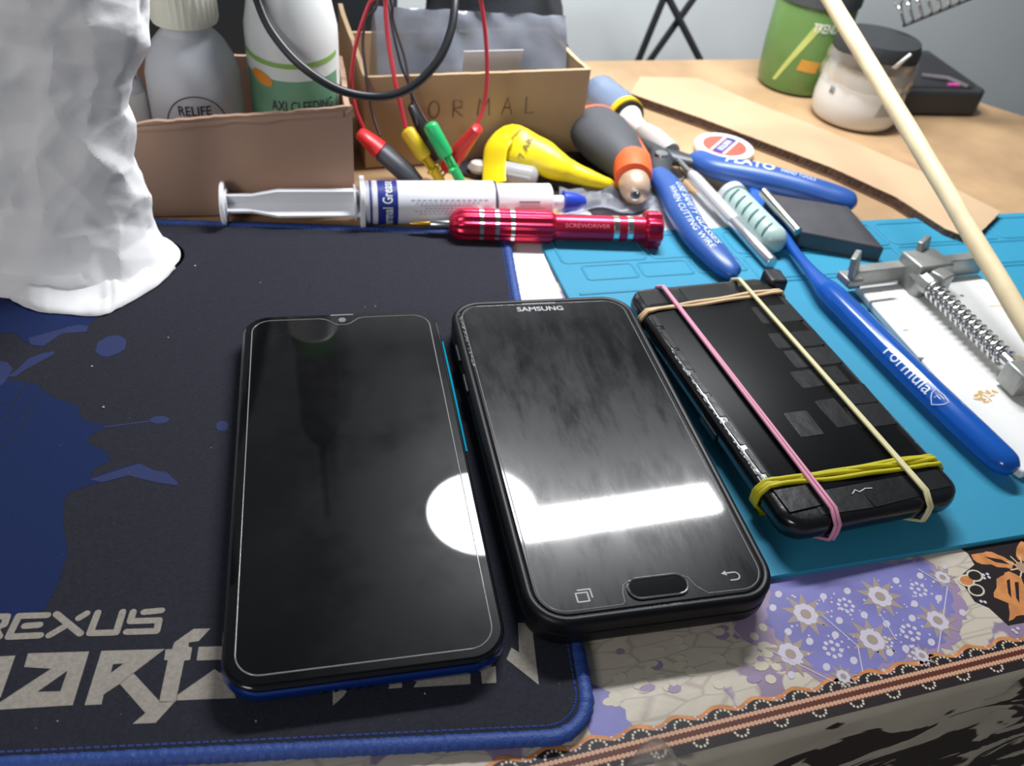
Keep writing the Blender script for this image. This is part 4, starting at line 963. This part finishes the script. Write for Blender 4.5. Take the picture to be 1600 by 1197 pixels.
# ================================================================ GREY ORANGE HANDLE TOOL
gry = mat('dark_grey_grip', (74, 76, 80), .6, bump=.15, bscale=400); ora = mat('orange_plastic', (240, 104, 56), .4)
A1, B1 = at(938, 208, 14), at(990, 268, 12); 
root = thing('cutter_tool', 'dark grey and orange handled tool with metal nose', 'tool', at(955, 240, 0))
M1 = axisM(A1, B1); Ln = (B1-A1).length
mb = MB(); mb.loops([[(hx_*cos(a_), wx_*sin(a_), z_*Ln) for a_ in [2*pi*k/24 for k in range(24)]] for z_, wx_, hx_ in ((-.3, 12, 9), (-.25, 16, 12), (0, 18.5, 13), (.3, 18, 13), (.6, 14.5, 12), (.85, 11, 10), (1.0, 9, 9))], M=M1); mb.build('grip', gry, root, world=True, smooth=60)
mb = MB(); mb.loops([[(hx_*cos(a_), wx_*sin(a_), z_*Ln) for a_ in [2*pi*k/24 for k in range(24)]] for z_, wx_, hx_ in ((-.42, 10, 7), (-.4, 13, 9), (-.27, 16.6, 12.2), (-.24, 16, 12))], M=M1); mb.build('end_cap', ora, root, world=True, smooth=60)
mb = MB(); q = []
for t_ in range(9):
    z_ = -.2+1.0*t_/8; wx_ = 18.6-7*max(0, z_)**1.2
    q.append(M1 @ Vector((2.5, -wx_*.96*(-1), z_*Ln)))
q2 = []
for t_ in range(9):
    z_ = -.2+1.0*t_/8; wx_ = 18.6-7*max(0, z_)**1.2
    q2.append(M1 @ Vector((2.5, wx_*.98*(-1), z_*Ln)))
right = q if q[4].x > q2[4].x else q2
mb.tube(right, 1.6, 8); mb.build('side_stripe', ora, root, world=True)
O1 = at(988, 246, 17); O2 = at(990, 288, 12)
mb = MB(); mb.lathe([(4, -1), (8.0, .5), (10.2, 5), (10.6, 10), (10.2, 18), (9, 18.6)], 28, M=axisM(O1, O2)); mb.build('nose_cap', ora, root, world=True, smooth=50)
N1 = at(990, 284, 12); N2 = at(1000, 322, 8)
mb = MB(); mb.lathe([(8.4, 0), (8.6, 2), (8.2, 6), (6.6, 11), (4, 13)], 28, M=axisM(N1, N2)); mb.build('metal_nose', mat('beige_metal', (206, 178, 152), .35, metal=.3), root, world=True, smooth=50)
mb = MB(); p = at(993, 304, 17.5); mb.lathe([(1.0, -2), (2.6, -2), (2.6, .4), (1.6, .6), (1.4, -1)], 20, M=axisM(p, p+Vector((0, -.7, .7)))); mb.build('nose_screw', steel, root, world=True)
dsm = mat('dark_sleeve_shade', (44, 42, 50), .3, bump=.6, bscale=150)
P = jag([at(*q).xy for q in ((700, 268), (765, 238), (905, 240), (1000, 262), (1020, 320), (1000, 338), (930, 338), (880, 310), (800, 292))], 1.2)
mb = MB(); mb.prism([tuple(q) for q in P], .5, 1.4); tag(mb.build('sleeve_and_shade', dsm, None, smooth=30), 'dark plastic sleeve and painted shade beneath yellow tube and metal nose', 'plastic sleeve')  # one dark sheet for the sleeve and for the shade under the film
# crumpled clear film
filmm = mat('clear_film', (196, 200, 214), .15, trans=.6, alpha=.55)
mb = MB(); L = []
for i in range(22):
    row = []
    for j in range(12):
        p = at(872+8.2*i, 296+3.6*j+5*sin(i*.6), 0); row.append((p.x, p.y, 2.2+abs(noise.noise(Vector((i*.35, j*.4, 2))))*9*sin(pi*(j+.5)/12)))
    L.append(row)
mb.loops(L, closed=False, cap0=False, cap1=False); tag(mb.build('plastic_film', filmm, None, smooth=15, solid=.15), 'crumpled clear plastic film between syringe tip and metal nose', 'plastic film')

# ================================================================ GLUE BOTTLE WITH YELLOW COLLAR
root = thing('glue_applicator', 'clear blue glue bottle with yellow collar and white nozzle', 'glue bottle', at(975, 175, 0))
A1, B1 = at(930, 142, 10), at(1045, 238, 8); M1 = axisM(A1, B1); Ln = (B1-A1).length
cb_ = mat('clear_blue_plastic', (150, 172, 206), .15, trans=.5)
mb = MB(); mb.lathe([(7, 0), (11, 1.5), (12.6, 5), (12.6, Ln*.32), (10.6, Ln*.42)], 32, M=M1); mb.build('bottle_body', cb_, root, world=True, smooth=50)
mb = MB(); mb.lathe([(10.4, Ln*.40), (12.2, Ln*.41), (12.2, Ln*.455), (10.6, Ln*.46)], 32, M=M1); mb.build('collar', mat('collar_yellow', (232, 196, 30), .4), root, world=True)
mb = MB(); mb.lathe([(10.4, Ln*.455), (11.2, Ln*.46), (11.2, Ln*.48), (8.5, Ln*.482)], 32, M=M1); mb.build('seal_ring', blackm, root, world=True)
mb = MB(); mb.lathe([(8.6, Ln*.475), (8.4, Ln*.5), (5.6, Ln*.57), (4.4, Ln*.68)], 24, M=M1); mb.build('nozzle', whitep, root, world=True, smooth=50)
mb = MB(); mb.lathe([(4.6, Ln*.66), (6, Ln*.70), (7.4, Ln*.80), (7.0, Ln*1.0), (6.4, Ln*1.02)], 24, M=M1); mb.build('tip_sleeve', mat('grey_clear', (196, 192, 188), .3, trans=.2), root, world=True, smooth=50)

# ================================================================ PLIERS
hb_ = mat('blue_grip', (44, 84, 154), .35, spec=.5); gun = mat('gunmetal', (74, 76, 80), .45, metal=.5)
root = thing('cutting_pliers', 'blue handled cutting pliers lying open on the mat', 'pliers', at(1040, 250, 0))
def limb(name, pts, m, flat=.72, label=None):
    C_ = crom([at(p[0], p[1], p[2]) for p in pts], 6); rr = [v.x*1.2 for v in crom([Vector((p[3], 0, 0)) for p in pts], 6)]
    mb = MB(); mb.tube(C_, rr, 16, flat=flat, up=(0, 0, 1)); return mb.build(name, m, root, world=True, smooth=60), C_, rr
h1, c1_, r1_ = limb('handle', [(1086, 246, 8, 5), (1092, 250, 8, 6.6), (1120, 262, 9, 7.4), (1170, 272, 10, 8.0), (1230, 286, 10, 7.8), (1280, 300, 9.5, 7.4), (1315, 311, 9, 7.0), (1330, 315, 8.5, 5.8), (1337, 317, 8.2, 2.5)], hb_)
h2, c2_, r2_ = limb('handle', [(1022, 270, 8, 4), (1030, 276, 8, 6), (1050, 300, 8.5, 6.8), (1068, 335, 8.5, 7), (1092, 372, 8, 6.8), (1118, 400, 7.5, 6.4), (1136, 418, 7, 5.6), (1146, 428, 6.8, 4), (1150, 431, 6.5, 1.6)], hb_)
limb('jaw_arm', [(1100, 256, 8, 3.5), (1060, 248, 7.5, 5.5), (1035, 240, 7.5, 6.5), (1015, 226, 7, 5), (1003, 214, 6.5, 2.2)], gun, .6)
limb('jaw_arm', [(1040, 290, 8, 3.5), (1032, 262, 7.6, 5.2), (1034, 244, 8.2, 6), (1024, 226, 8, 4.6), (1008, 210, 6.8, 2)], gun, .55)
p = at(1034, 240, 12); mb = MB(); mb.lathe([(4.2, 0), (4.4, 1), (3.6, 2.2), (1.5, 2.4)], 24, M=T2((p.x, p.y, 10.3))); mb.build('pivot_screw', steel, root, world=True, smooth=50)
mb = MB(); mb.tube([at(1060, 262, 6), at(1070, 275, 5), at(1062, 290, 5), at(1048, 296, 6)], .8, 6); mb.build('return_spring', steel, root, world=True)
ptx = mat('pale_print', (206, 216, 236), .4)
def limbtxt(t, C_, rr, i0, i1, y0, y1, bold=0, flat=.72, lift=.22):
    mb = MB(); cum = [0]
    for a, b in zip(C_, C_[1:]): cum.append(cum[-1]+(b-a).length)
    s0 = cum[int(i0)]+(i0-int(i0))*(cum[int(i0)+1]-cum[int(i0)]); s1 = cum[int(i1)]+(i1-int(i1))*(cum[int(i1)+1]-cum[int(i1)])
    def fn(x, y):
        q = s0+(s1-s0)*x; k = 0
        while k < len(cum)-2 and cum[k+1] < q: k += 1
        fr = (q-cum[k])/(cum[k+1]-cum[k]); p = C_[k].lerp(C_[k+1], fr); t_ = (C_[min(k+3, len(C_)-1)]-C_[max(k-2, 0)]).normalized()
        r = rr[k]*(1-fr)+rr[k+1]*fr; side = Vector((0, 0, 1)).cross(t_).normalized(); s__ = y0+(y1-y0)*y; upz = math.sqrt(max(0, 1-s__*s__))*flat*r
        return tuple(p+side*(s__*r*1.03)+Vector((0, 0, upz+lift)))
    text_on(mb, t, fn, bold); return mb
def addtxt(h, *a):
    m_ = limbtxt(*a); inv = MW[root.name].inverted(); m_.v = [tuple(inv @ Vector(v)) for v in m_.v]; m_.build('lettering', ptx, h, smooth=0)
addtxt(h1, 'PLATO', c1_, r1_, 13.5, 21.5, -.35, .35, .02); addtxt(h1, 'HAND TOOLS', c1_, r1_, 22.5, 28.5, -.25, .2)
addtxt(h2, 'USE SAFETY GLASSES', c2_, r2_, 12, 29, .05, .52, .01); addtxt(h2, 'WHEN CUTTING WIRE', c2_, r2_, 13, 30, -.5, -.12)

# ================================================================ ROUND TIN
p = at(1132, 228, 4)
root = thing('solder_wick_spool', 'round white rimmed spool with red and blue label', 'spool', (p.x, p.y, .2))
mb = MB(); mb.lathe([(17, 0), (18.4, .6), (18.6, 3.6), (18.2, 4.2), (16.6, 4.4), (15.8, 4.0), (15.6, 3.7)], 56); mb.build('case', whitep, root, smooth=50)
mb = MB(); mb.lathe([(13.6, 3.6), (13.6, 4.3)], 40); ds = mb.build('label_disc', mat('label_red', (224, 92, 78), .45), root)
mb = MB(); M_ = Matrix.Rotation(R(62), 4, 'Z')
def chord(y0, y1, r=13.2):
    P = []
    for k in range(9): y = y0+(y1-y0)*k/8; P.append((math.sqrt(r*r-y*y), y))
    for k in range(8, -1, -1): y = y0+(y1-y0)*k/8; P.append((-math.sqrt(r*r-y*y), y))
    return P
mb.flat(chord(-3, 3), 4.36, 0, M_); mb.flat(chord(3.6, 4.8), 4.36, 1, M_); mb.flat(chord(-4.8, -3.6), 4.36, 1, M_)
text_on(mb, 'SOLDER', lambda x, y: tuple(M_ @ Vector((-9+18*x, -1.8+3.6*y, 4.42))), .02, 1)
mb.build('label_print', [navy, lw], ds, smooth=0)

# ================================================================ SILVER ROD, GREEN RIBBED BRUSH, SCRAPER
A1, B1 = at(1076, 268, 9), at(1206, 412, 5.6)
root = thing('metal_pen_driver', 'slim silver metal pen tool lying beside the blue plier handle', 'tool', M=axisM(A1, B1)); Ln = (B1-A1).length
alum = mat('brushed_aluminium', (196, 198, 200), .3, metal=.85)
mb = MB(); mb.lathe([(.8, -14), (1.6, -13), (1.8, 4)], 16); mb.build('needle_end', steel, root)
mb = MB(); mb.lathe([(1.8, 2), (3.2, 5), (3.6, 10), (3.8, Ln*.56), (3.2, Ln*.58)], 24); mb.build('grip', mat('pearl_grey', (200, 200, 198), .35, metal=.3), root, smooth=50)
mb = MB(); mb.lathe([(3.0, Ln*.57), (3.4, Ln*.58), (3.4, Ln-.8), (2.8, Ln)], 24); mb.build('barrel', alum, root, smooth=50)
A1, B1 = at(1148, 312, 9.5), at(1212, 380, 8.6)
root = thing('ribbed_brush_head', 'pale green ribbed cylinder between silver rod and scraper', 'brush', M=axisM(A1, B1)); Ln = (B1-A1).length
pg = mat('pale_green_plastic', (176, 202, 196), .3, trans=.15); pgd = mat('green_slots', (84, 118, 112), .5)
mb = MB(); mb.lathe([(4, -2), (7, -.5), (7.6, 2), (7.6, Ln-3), (7, Ln-1), (4.5, Ln+2), (2, Ln+3)], 36); mb.build('cylinder', pg, root, smooth=50)
side = (MW[root.name].inverted() @ (A1+Vector((-60, -60, 100)))); fa = math.atan2(side.y, side.x)
for k in range(6):
    mb = MB(); z_ = 4+k*(Ln-9)/5
    mb.tube([(7.65*cos(fa+t), 7.65*sin(fa+t), z_+3*t) for t in [-.6+.15*q for q in range(9)]], [.2, .6, .8, .9, .9, .9, .8, .6, .2], 6); mb.build('slot', pgd, root)
mb = MB(); mb.lathe([(7.7, -6), (8.2, -5.5), (8.2, -1), (7.4, -.5)], 30); mb.build('end_collar', mat('pale_collar', (206, 216, 220), .3, trans=.2), root)
# dark scraper with silver edge
root = thing('scraper_blade', 'dark grey flat scraper with silver rod along one edge', 'scraper', at(1290, 350, 0))
sc_ = mat('dark_grey_metal', (78, 78, 82), .4, metal=.4, vary=.1, vscale=100)
Pq = [at(1198, 302, 17), at(1325, 322, 16), at(1382, 388, 10), at(1252, 362, 12)]
mb = MB()
L = [[tuple(p+Vector((0, 0, dz))) for p in Pq] for dz in (-9, 0)]
mb.loops(L); mb.build('blade', sc_, root, world=True, bevel=.6, smooth=30)
mb = MB(); mb.tube([Pq[0]+Vector((-2, 0, .5)), Pq[3]+Vector((-2, -1, .2))], 2.6, 16); mb.build('silver_rod', steel, root, world=True)
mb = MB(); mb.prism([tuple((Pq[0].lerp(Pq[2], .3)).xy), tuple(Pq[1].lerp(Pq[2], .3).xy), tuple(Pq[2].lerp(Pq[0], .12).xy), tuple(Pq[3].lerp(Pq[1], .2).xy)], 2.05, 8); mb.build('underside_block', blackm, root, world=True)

# ================================================================ TOOTHBRUSH
tb = mat('blue_clear_plastic', (30, 100, 196), .16, trans=.4, spec=.6)
root = thing('toothbrush', 'clear blue toothbrush with fat handle lying on teal mat', 'toothbrush', at(1420, 600, 2))
pts = [(1208, 338, 8, 2.0), (1216, 352, 8, 2.4), (1240, 390, 8, 2.6), (1264, 420, 8.5, 3.0), (1284, 444, 9, 4.6), (1300, 460, 9, 6.0), (1350, 510, 8.8, 6.3), (1420, 580, 8.8, 6.5), (1490, 648, 8.8, 6.5), (1545, 700, 8.6, 6.3), (1572, 724, 8.4, 5.6), (1584, 735, 8.2, 3.2)]
C_ = crom([at(p[0], p[1], p[2]) for p in pts], 8); rr = [v.x for v in crom([Vector((p[3], 0, 0)) for p in pts], 8)]
mb = MB(); mb.tube(C_, rr, 24, flat=.85, up=(0, 0, 1)); h_ = mb.build('handle', tb, root, world=True, smooth=60)
m_ = limbtxt('Formula', C_, rr, 53.2, 60.6, -.93, -.42, .004, .85, .12)
inv = MW[root.name].inverted(); m_.v = [tuple(inv @ Vector(v)) for v in m_.v]; m_.build('lettering', ptx, h_, smooth=0)
mb = MB()
def shp(u, v):    # shield emblem beside the lettering
    i = 62.0+u*.85; k = int(i); p = C_[k].lerp(C_[k+1], i-k); t_ = (C_[k+1]-C_[k]).normalized(); side = Vector((0, 0, 1)).cross(t_).normalized()
    s__ = -.66+v*.3*.8; r = rr[k]
    return p+side*(s__*r)+Vector((0, 0, math.sqrt(max(0, 1-s__*s__))*.85*r+.15))
sh = [(-1.4, .8), (-.9, 1.0), (0, 1.25), (.9, 1.0), (1.4, .8), (1.3, -.2), (.8, -.9), (0, -1.35), (-.8, -.9), (-1.3, -.2)]
mb.tube([shp(*p) for p in sh], .28, 5, closed=True)
mb.tube([shp(-.5, -.6), shp(-.5, .55), shp(.6, .55)], .25, 5); mb.tube([shp(-.5, 0), shp(.3, 0)], .25, 5)
mb.v = [tuple(inv @ Vector(v)) for v in mb.v]; mb.build('emblem', ptx, h_, smooth=0)
mb = MB(); hd0, hd1 = at(1212, 344, 8), at(1176, 296, 8)
mb.tube([hd0, hd0.lerp(hd1, .3), hd0.lerp(hd1, .8), hd1], [2.4, 5, 5, 2.4], 12, flat=.5, up=(0, 0, 1)); mb.build('brush_head', tb, root, world=True, smooth=60)
mb = MB()
for i in range(7):
    for j in range(3):
        p = hd0.lerp(hd1, .22+.1*i); sdv = Vector((0, 0, 1)).cross((hd1-hd0).normalized()); p = p+sdv*((j-1)*2.6)
        mb.lathe([(1.0, 0), (1.2, -5)], 8, M=T2((p.x, p.y, p.z-1.5)))
o = mb.build('bristles', whitep, root, world=True); o['kind'] = 'stuff'

# ================================================================ WHITE TRAY AND CLAMP
root = thing('white_board', 'scuffed white plastic board under the metal clamp', 'board', at(1500, 560, 2))
trm = mat('scuffed_white', (224, 224, 222), .5, vary=.03, vscale=40)
q = [at(*p, 6).xy for p in ((1338, 446), (1528, 428), (1700, 560), (1740, 700), (1600, 738), (1586, 728))]
mb = MB(); mb.prism([tuple(p) for p in q], 2.05, 6); mb.build('board_base', trm, root, world=True, bevel=.8)
mb = MB(); rd = random.Random(9); st1, st2, st3 = mat('burn_stain', (196, 160, 96), .6), mat('dark_mark', (110, 106, 104), .6), mat('tan_mark', (214, 196, 168), .6)
for k in range(16):
    a_ = rd.uniform(0, 6.28); c = at(1540+rd.uniform(-16, 18), 620+rd.uniform(-9, 10), 6).xy
    mb.disc(c, rd.uniform(.7, 2.2), 6.04+k*.003, 0, 9, rd.uniform(.4, 1.0), a_)
for x, y, r1, r2 in ((1375, 455, 1.5, .3), (1415, 516, 1.6, .4), (1485, 513, 1, .3), (1503, 462, 1.2, .9), (1368, 557, 1.2, .5), (1438, 560, 2.0, .8), (1390, 466, .8, .2), (1585, 617, .5, .4)): mb.disc(at(x, y, 6).xy, r1, 6.04, 1, 8, r2, .3)
mb.disc(at(1560, 478, 6).xy, 5, 6.04, 2, 12, .8, .25); mb.disc(at(1592, 560, 6).xy, 3, 6.04, 2, 12, 2, .25)
o = mb.build('stains', [st1, st2, st3], root, world=True, smooth=0); o['kind'] = 'stuff'
root = thing('board_clamp', 'silver metal clamp with sprung screw on white board', 'clamp', at(1440, 430, 6))
stm = mat('worn_steel', (158, 160, 156), .4, metal=.55, vary=.12, vscale=120); stb = mat('bright_steel', (205, 206, 206), .22, metal=1)
def bar(name, a, b, wd, hg, m=stm, bev=.5, zoff=0):
    a, b = Vector(a), Vector(b); d = (b-a); d.z = 0; an = math.atan2(d.y, d.x); Ld = d.length
    mb = MB(); mb.box((Ld/2, 0, 0), (Ld, wd, hg), M=T2((a.x, a.y, (a.z+b.z)/2), an)); return mb.build(name, m, root, world=True, bevel=bev)
A1, B1 = at(1326, 434, 11), at(1530, 410, 11)
bar('cross_bar', A1, B1, 6, 10)
mb = MB(); d = (B1-A1).normalized(); an = math.atan2(d.y, d.x)
p = at(1370, 440, 13); 
mb.box((0, 0, 0), (22, 1.2, 1.4), M=T2((p.x, p.y-2.5, 13), an)); mb.build('scale_groove', stb, root, world=True)
p = at(1440, 424, 13); mb = MB(); mb.box((0, 0, 0), (20, 15, 15), M=T2((p.x, p.y, 13.6), an)); mb.build('slider_block', stm, root, world=True, bevel=1)
for (x, y), ang in (((1338, 408), .7), ((1444, 384), .5)):
    p = at(x, y, 22); mb = MB(); mb.box((0, 0, 0), (11, 3, 11), M=T2((p.x, p.y, 20), an+ang, R(-12))); mb.box((0, 0, -7), (9, 9, 4), M=T2((p.x, p.y-1, 20), an)); mb.build('gripping_pin', stm, root, world=True, bevel=.7)
p = at(1465, 425, 17); mb = MB(); mb.box((0, 0, 0), (9, 8, 10), M=T2((p.x, p.y-5, 15), an+.3)); mb.build('side_lug', stm, root, world=True, bevel=.8)
A2, B2 = at(1440, 436, 14), at(1606, 594, 14); dv = (B2-A2).normalized(); LN = (B2-A2).length
M2 = axisM(A2, B2)
mb = MB(); mb.lathe([(4.4, -4), (4.6, 0), (4.6, 6), (4, 8)], 8, M=M2); mb.build('shaft_housing', stm, root, world=True, bevel=.3)
mb = MB(); mb.lathe([(2.7, 0), (2.7, LN+6)], 16, M=M2); mb.build('guide_rod', stb, root, world=True)
mb = MB(); turns = 14; z0_, z1_ = 9, LN*.82
mb.tube([M2 @ Vector((3.9*cos(2*pi*t*turns), 3.9*sin(2*pi*t*turns), z0_+(z1_-z0_)*t)) for t in [k/(turns*16) for k in range(turns*16+1)]], .75, 8); mb.build('coil_spring', stb, root, world=True, smooth=80)
mb = MB(); mb.box((0, 0, 0), (11, 13, 11), M=M2 @ Matrix.Translation((-1, 0, LN*.96))); mb.build('end_block', stm, root, world=True, bevel=1)
mb = MB(); p = at(1440, 455, 6); e_ = M2 @ Vector((-6, 0, 4)); mb.lathe([(4, 0), (4, 7)], 12, M=T2((A2.x, A2.y, 6.05))); mb.build('foot', stm, root, world=True); mb = MB(); p2_ = M2 @ Vector((0, 0, LN*.96)); mb.lathe([(4, 0), (4, 4)], 12, M=T2((p2_.x, p2_.y, 6.05))); mb.build('foot', stm, root, world=True)

# ================================================================ FAR CORNER
# green container
root = thing('green_container', 'clear green plastic jar with dark lid behind the white jar', 'jar', (181, 642, .1))
gm = mat('green_clear_plastic', (112, 150, 84), .3, trans=.2, vary=.08, vscale=25)
mb = MB(); mb.lathe([(22, 0), (25.5, 1), (27, 5), (28.6, 30), (28.6, 58), (27.5, 62)], 56); mb.build('jar_body', gm, root, smooth=50)
mb = MB(); mb.lathe([(27.8, 60, 0), (29.6, 61, .2), (29.6, 74, .2), (28, 76, 0)], 96, nrib=40); mb.build('lid', mat('dark_grey_lid', (70, 74, 76), .5), root)
fa = R(-92)
mb = MB()
vs = []
for t in range(13):
    x = t/12; r = 27.6+.9*min(1, x*1.2)
    for s__ in (-1, 1):
        aa = fa-.75+.75*x+s__*(.05+.05*x); z_ = 8+44*x
        r0 = (27+1.6*min(1, max(0, (z_-5)/25)))+.3
        vs.append((r0*cos(aa), r0*sin(aa), z_))
mb.add(vs, [[2*k, 2*k+1, 2*k+3, 2*k+2] for k in range(12)]); mb.build('pale_stripe', mat('pale_yellow_green', (188, 200, 112), .4), root)
def cquad(mb, rf, c, n=10):
    L = []
    for k in range(n+1):
        u = k/n; row = []
        for v in range(4):
            q = v/3; aa = (c[0][0]*(1-u)+c[1][0]*u)*(1-q)+(c[3][0]*(1-u)+c[2][0]*u)*q; z_ = (c[0][1]*(1-u)+c[1][1]*u)*(1-q)+(c[3][1]*(1-u)+c[2][1]*u)*q
            row.append((rf(z_)*cos(aa), rf(z_)*sin(aa), z_))
        L.append(row)
    mb.loops(L, closed=False, cap0=False, cap1=False)
mb = MB(); cquad(mb, lambda z: 27+1.6*(z-5)/25+.25, ((fa-.25, 19), (fa+.25, 18), (fa+.3, 26), (fa-.18, 27))); mb.build('orange_label', mat('label_amber', (206, 150, 62), .45), root)
mb = MB(); text_on(mb, 'TREND', lambda x, y: ((28.75+.2)*cos(fa-.15+.62*x), (28.95)*sin(fa-.15+.62*x), 46+6*y), .01); mb.build('lettering', lw, root, smooth=0)
# white jar
root = thing('white_jar', 'white jar with black lid and torn clear wrap', 'jar', (214, 590, .1))
mb = MB(); mb.lathe([(24, 0), (27.5, 1), (29.5, 5), (30, 14), (28.5, 30), (26.5, 36), (25.5, 40)], 56); mb.build('jar_body', mat('frosted_white', (214, 212, 206), .3, vary=.04, vscale=20), root, smooth=50)
mb = MB(); mb.lathe([(26, 38, 0), (27.8, 39, .2), (28.2, 50, .2), (26.5, 55, 0), (12, 57, 0)], 96, nrib=36); mb.build('lid', mat('black_lid', (44, 46, 48), .5), root, smooth=50)
mb = MB(); L = []
for k in range(49):
    aa = 2*pi*k/48; row = []
    for j in range(7):
        r_ = 30.6-1.6*(j/6)+noise.noise(Vector((cos(aa)*3, sin(aa)*3, j*.6)))*1.6; row.append((r_*cos(aa), r_*sin(aa), 27+j*3.2+noise.noise(Vector((cos(aa)*2, sin(aa)*2, 5+j)))*2))
    L.append(row)
mb.loops(L, closed=False, cap0=False, cap1=False); mb.build('torn_wrap', mat('brownish_wrap', (176, 164, 146), .2, trans=.5, alpha=.55), root, smooth=20)
mb = MB(); cquad(mb, lambda z: 30-1.5*max(0, z-14)/16+.25, ((R(-82), 12), (R(-45), 13), (R(-42), 27), (R(-74), 28))); lb = mb.build('grey_label', mat('label_grey', (166, 164, 162), .5), root)
mb = MB(); text_on(mb, '80', lambda x, y: (30.0*cos(R(-150)+.14*x), 30.0*sin(R(-150)+.14*x), 20+5*y), .01); mb.build('lettering', inkm, root, smooth=0)
mb = MB(); vs = [at(1393, 105, 40), at(1422, 84, 44), at(1424, 88, 43), at(1400, 107, 38)]
mb.add([tuple(aty(x, y, 556)) for x, y in ((1393, 106), (1422, 83), (1425, 86), (1400, 108))], [[0, 1, 2, 3]]); mb.build('torn_strip', paperm, root, world=True, solid=.6)
# black case
root = thing('black_tray', 'black shallow plastic case at the far right of table', 'case', at(1480, 160, 0))
q = [at(*p, 17) for p in ((1405, 143), (1535, 146), (1541, 140), (1452, 78), (1395, 76))]
mb = MB(); mb.prism([tuple(p.xy) for p in q], .1, 17); mb.build('housing', mat('black_case_plastic', (52, 53, 55), .5), root, world=True, bevel=2)
cq = sum(q, Vector((0, 0, 0)))/5
mb = MB(); mb.prism([tuple((cq+(p-cq)*.78).xy) for p in q], 16.5, 17.6); mb.build('recess_panel', mat('recess_dark', (32, 32, 35), .4), root, world=True, bevel=.5)
mb = MB(); a_, b_ = at(1440, 118, 18), at(1512, 136, 18); mb.tube([a_, a_.lerp(b_, .5)+Vector((3, 4, 1)), b_], 1.8, 8); mb.build('inner_strap', mat('strap_grey', (96, 92, 94), .5), root, world=True)
p = at(1490, 133, 18); mb = MB(); mb.box((0, 0, 0), (8, 4, 1.2), M=T2((p.x, p.y, 18.2), .2)); mb.build('pink_tab', mat('pink_tab', (200, 70, 150), .5), root, world=True)
# iron stand coil
root = thing('iron_holder_coil', 'chrome coil of a soldering iron holder above the jars', 'coil holder', aty(1600, 60, 600))
A1, B1 = aty(1402, 22, 600), aty(1640, -75, 600)
M1 = axisM(A1, B1); Ln = (B1-A1).length
turns = 16
mb = MB(); mb.tube([M1 @ Vector((7.2*cos(2*pi*t*turns), 7.2*sin(2*pi*t*turns), Ln*t)) for t in [k/(turns*20) for k in range(turns*20+1)]], .8, 8); mb.build('coil', stb, root, world=True, smooth=80)
mb = MB(); mb.tube([M1 @ Vector((-9.2, 0, 2)), M1 @ Vector((-9.2, 0, Ln+2))], 1.1, 10); mb.build('rail', mat('dark_steel', (84, 88, 92), .35, metal=.7), root, world=True)
mb = MB(); e_ = M1 @ Vector((-9.2, 0, Ln)); mb.tube([e_, e_+Vector((12, 0, -4)), Vector((e_.x+70, e_.y-20, 30)), Vector((e_.x+70, e_.y-20, 6))], 2.2, 10); mb.build('post', mat('post_steel', (120, 124, 126), .3, metal=.8), root, world=True)
mb = MB(); mb.lathe([(20, 0.1), (21, 1), (21, 5), (19, 6.5)], 36, M=T2((e_.x+70, e_.y-20, 0))); mb.build('base', blackm, root, world=True)
# stand behind the table
root = thing('folding_stand', 'black folding metal stand with crossed legs behind table', 'stand', tw(350, 680, -750))
lgm = mat('black_metal', (36, 38, 42), .5)
for (x0, y0, x1, y1, yy) in ((1036, 0, 1000, 88, 742), (1046, 0, 1091, 88, 748), (1082, 0, 1020, 88, 754)):
    a_, b_ = aty(x0, y0, yy), aty(x1, y1, yy); d = b_-a_
    t_ = (-749-a_.z)/d.z; foot = a_+d*t_; foot = Vector((b_.x+(b_.x-a_.x)*6, yy+4, -748)); topp = a_-d*1.5
    mb = MB(); mb.tube([topp, a_, b_, b_+d*2.0, foot], 3.0, 10); mb.build('leg', lgm, root, world=True)

# ================================================================ HANGING ON THE WALL (seen mirrored in the phones)
root = thing('hanging_tool', 'black tool with green end hanging on wall, mirrored in the blue phone', 'tool', (-219, 706, 352))
mb = MB(); mb.lathe([(8, 0), (19, 4), (24, 14), (24, 30), (19, 40)], 28); mb.build('green_end', mat('wall_green', (52, 130, 40), .5), root, smooth=60)
mb = MB(); mb.lathe([(18, 38), (22, 44), (23, 150), (16, 175), (5, 185), (4, 320)], 28); mb.build('tool_body', bcab, root, smooth=60)
cable('wire', 'black wire hanging down the wall above the dark case', [Vector((-262, 700, 330)), Vector((-280, 694, 400)), Vector((-300, 690, 480)), Vector((-340, 676, 620)), Vector((-350, 672, 800))], 6, bcab)
cable('wire', 'pale wire coiled on the wall, mirrored in the phone in case', [Vector((10+75*cos(t)+6*t, 792+ .39*(75*cos(t)+6*t), 470+70*sin(t)+5*t)) for t in [k*.5 for k in range(30)]], 4, mat('pale_wire', (206, 206, 204), .5))
# ================================================================ WOODEN STICK
st = at(1700, 668, 6); top_ = aty(1293, -8, 505)
dd = (top_-st); topx = st+dd*1.12
root = thing('wooden_stick', 'long round pale wooden stick slanting across the far right', 'stick', st)
mb = MB(); n = 40; pth = [st.lerp(topx, k/n)+Vector((noise.noise(Vector((k*.2, 0, 0)))*.5, 0, noise.noise(Vector((k*.2, 5, 0)))*.5)) for k in range(n+1)]
mb.tube(pth, [4.2+.15*noise.noise(Vector((k*.3, 0, 7)))+.1*k/n for k in range(n+1)], 20)
mb.build('shaft', mat('pale_bamboo', (226, 208, 168), .5, vary=.08, vscale=60, bump=.2, bscale=90), root, world=True, smooth=60)
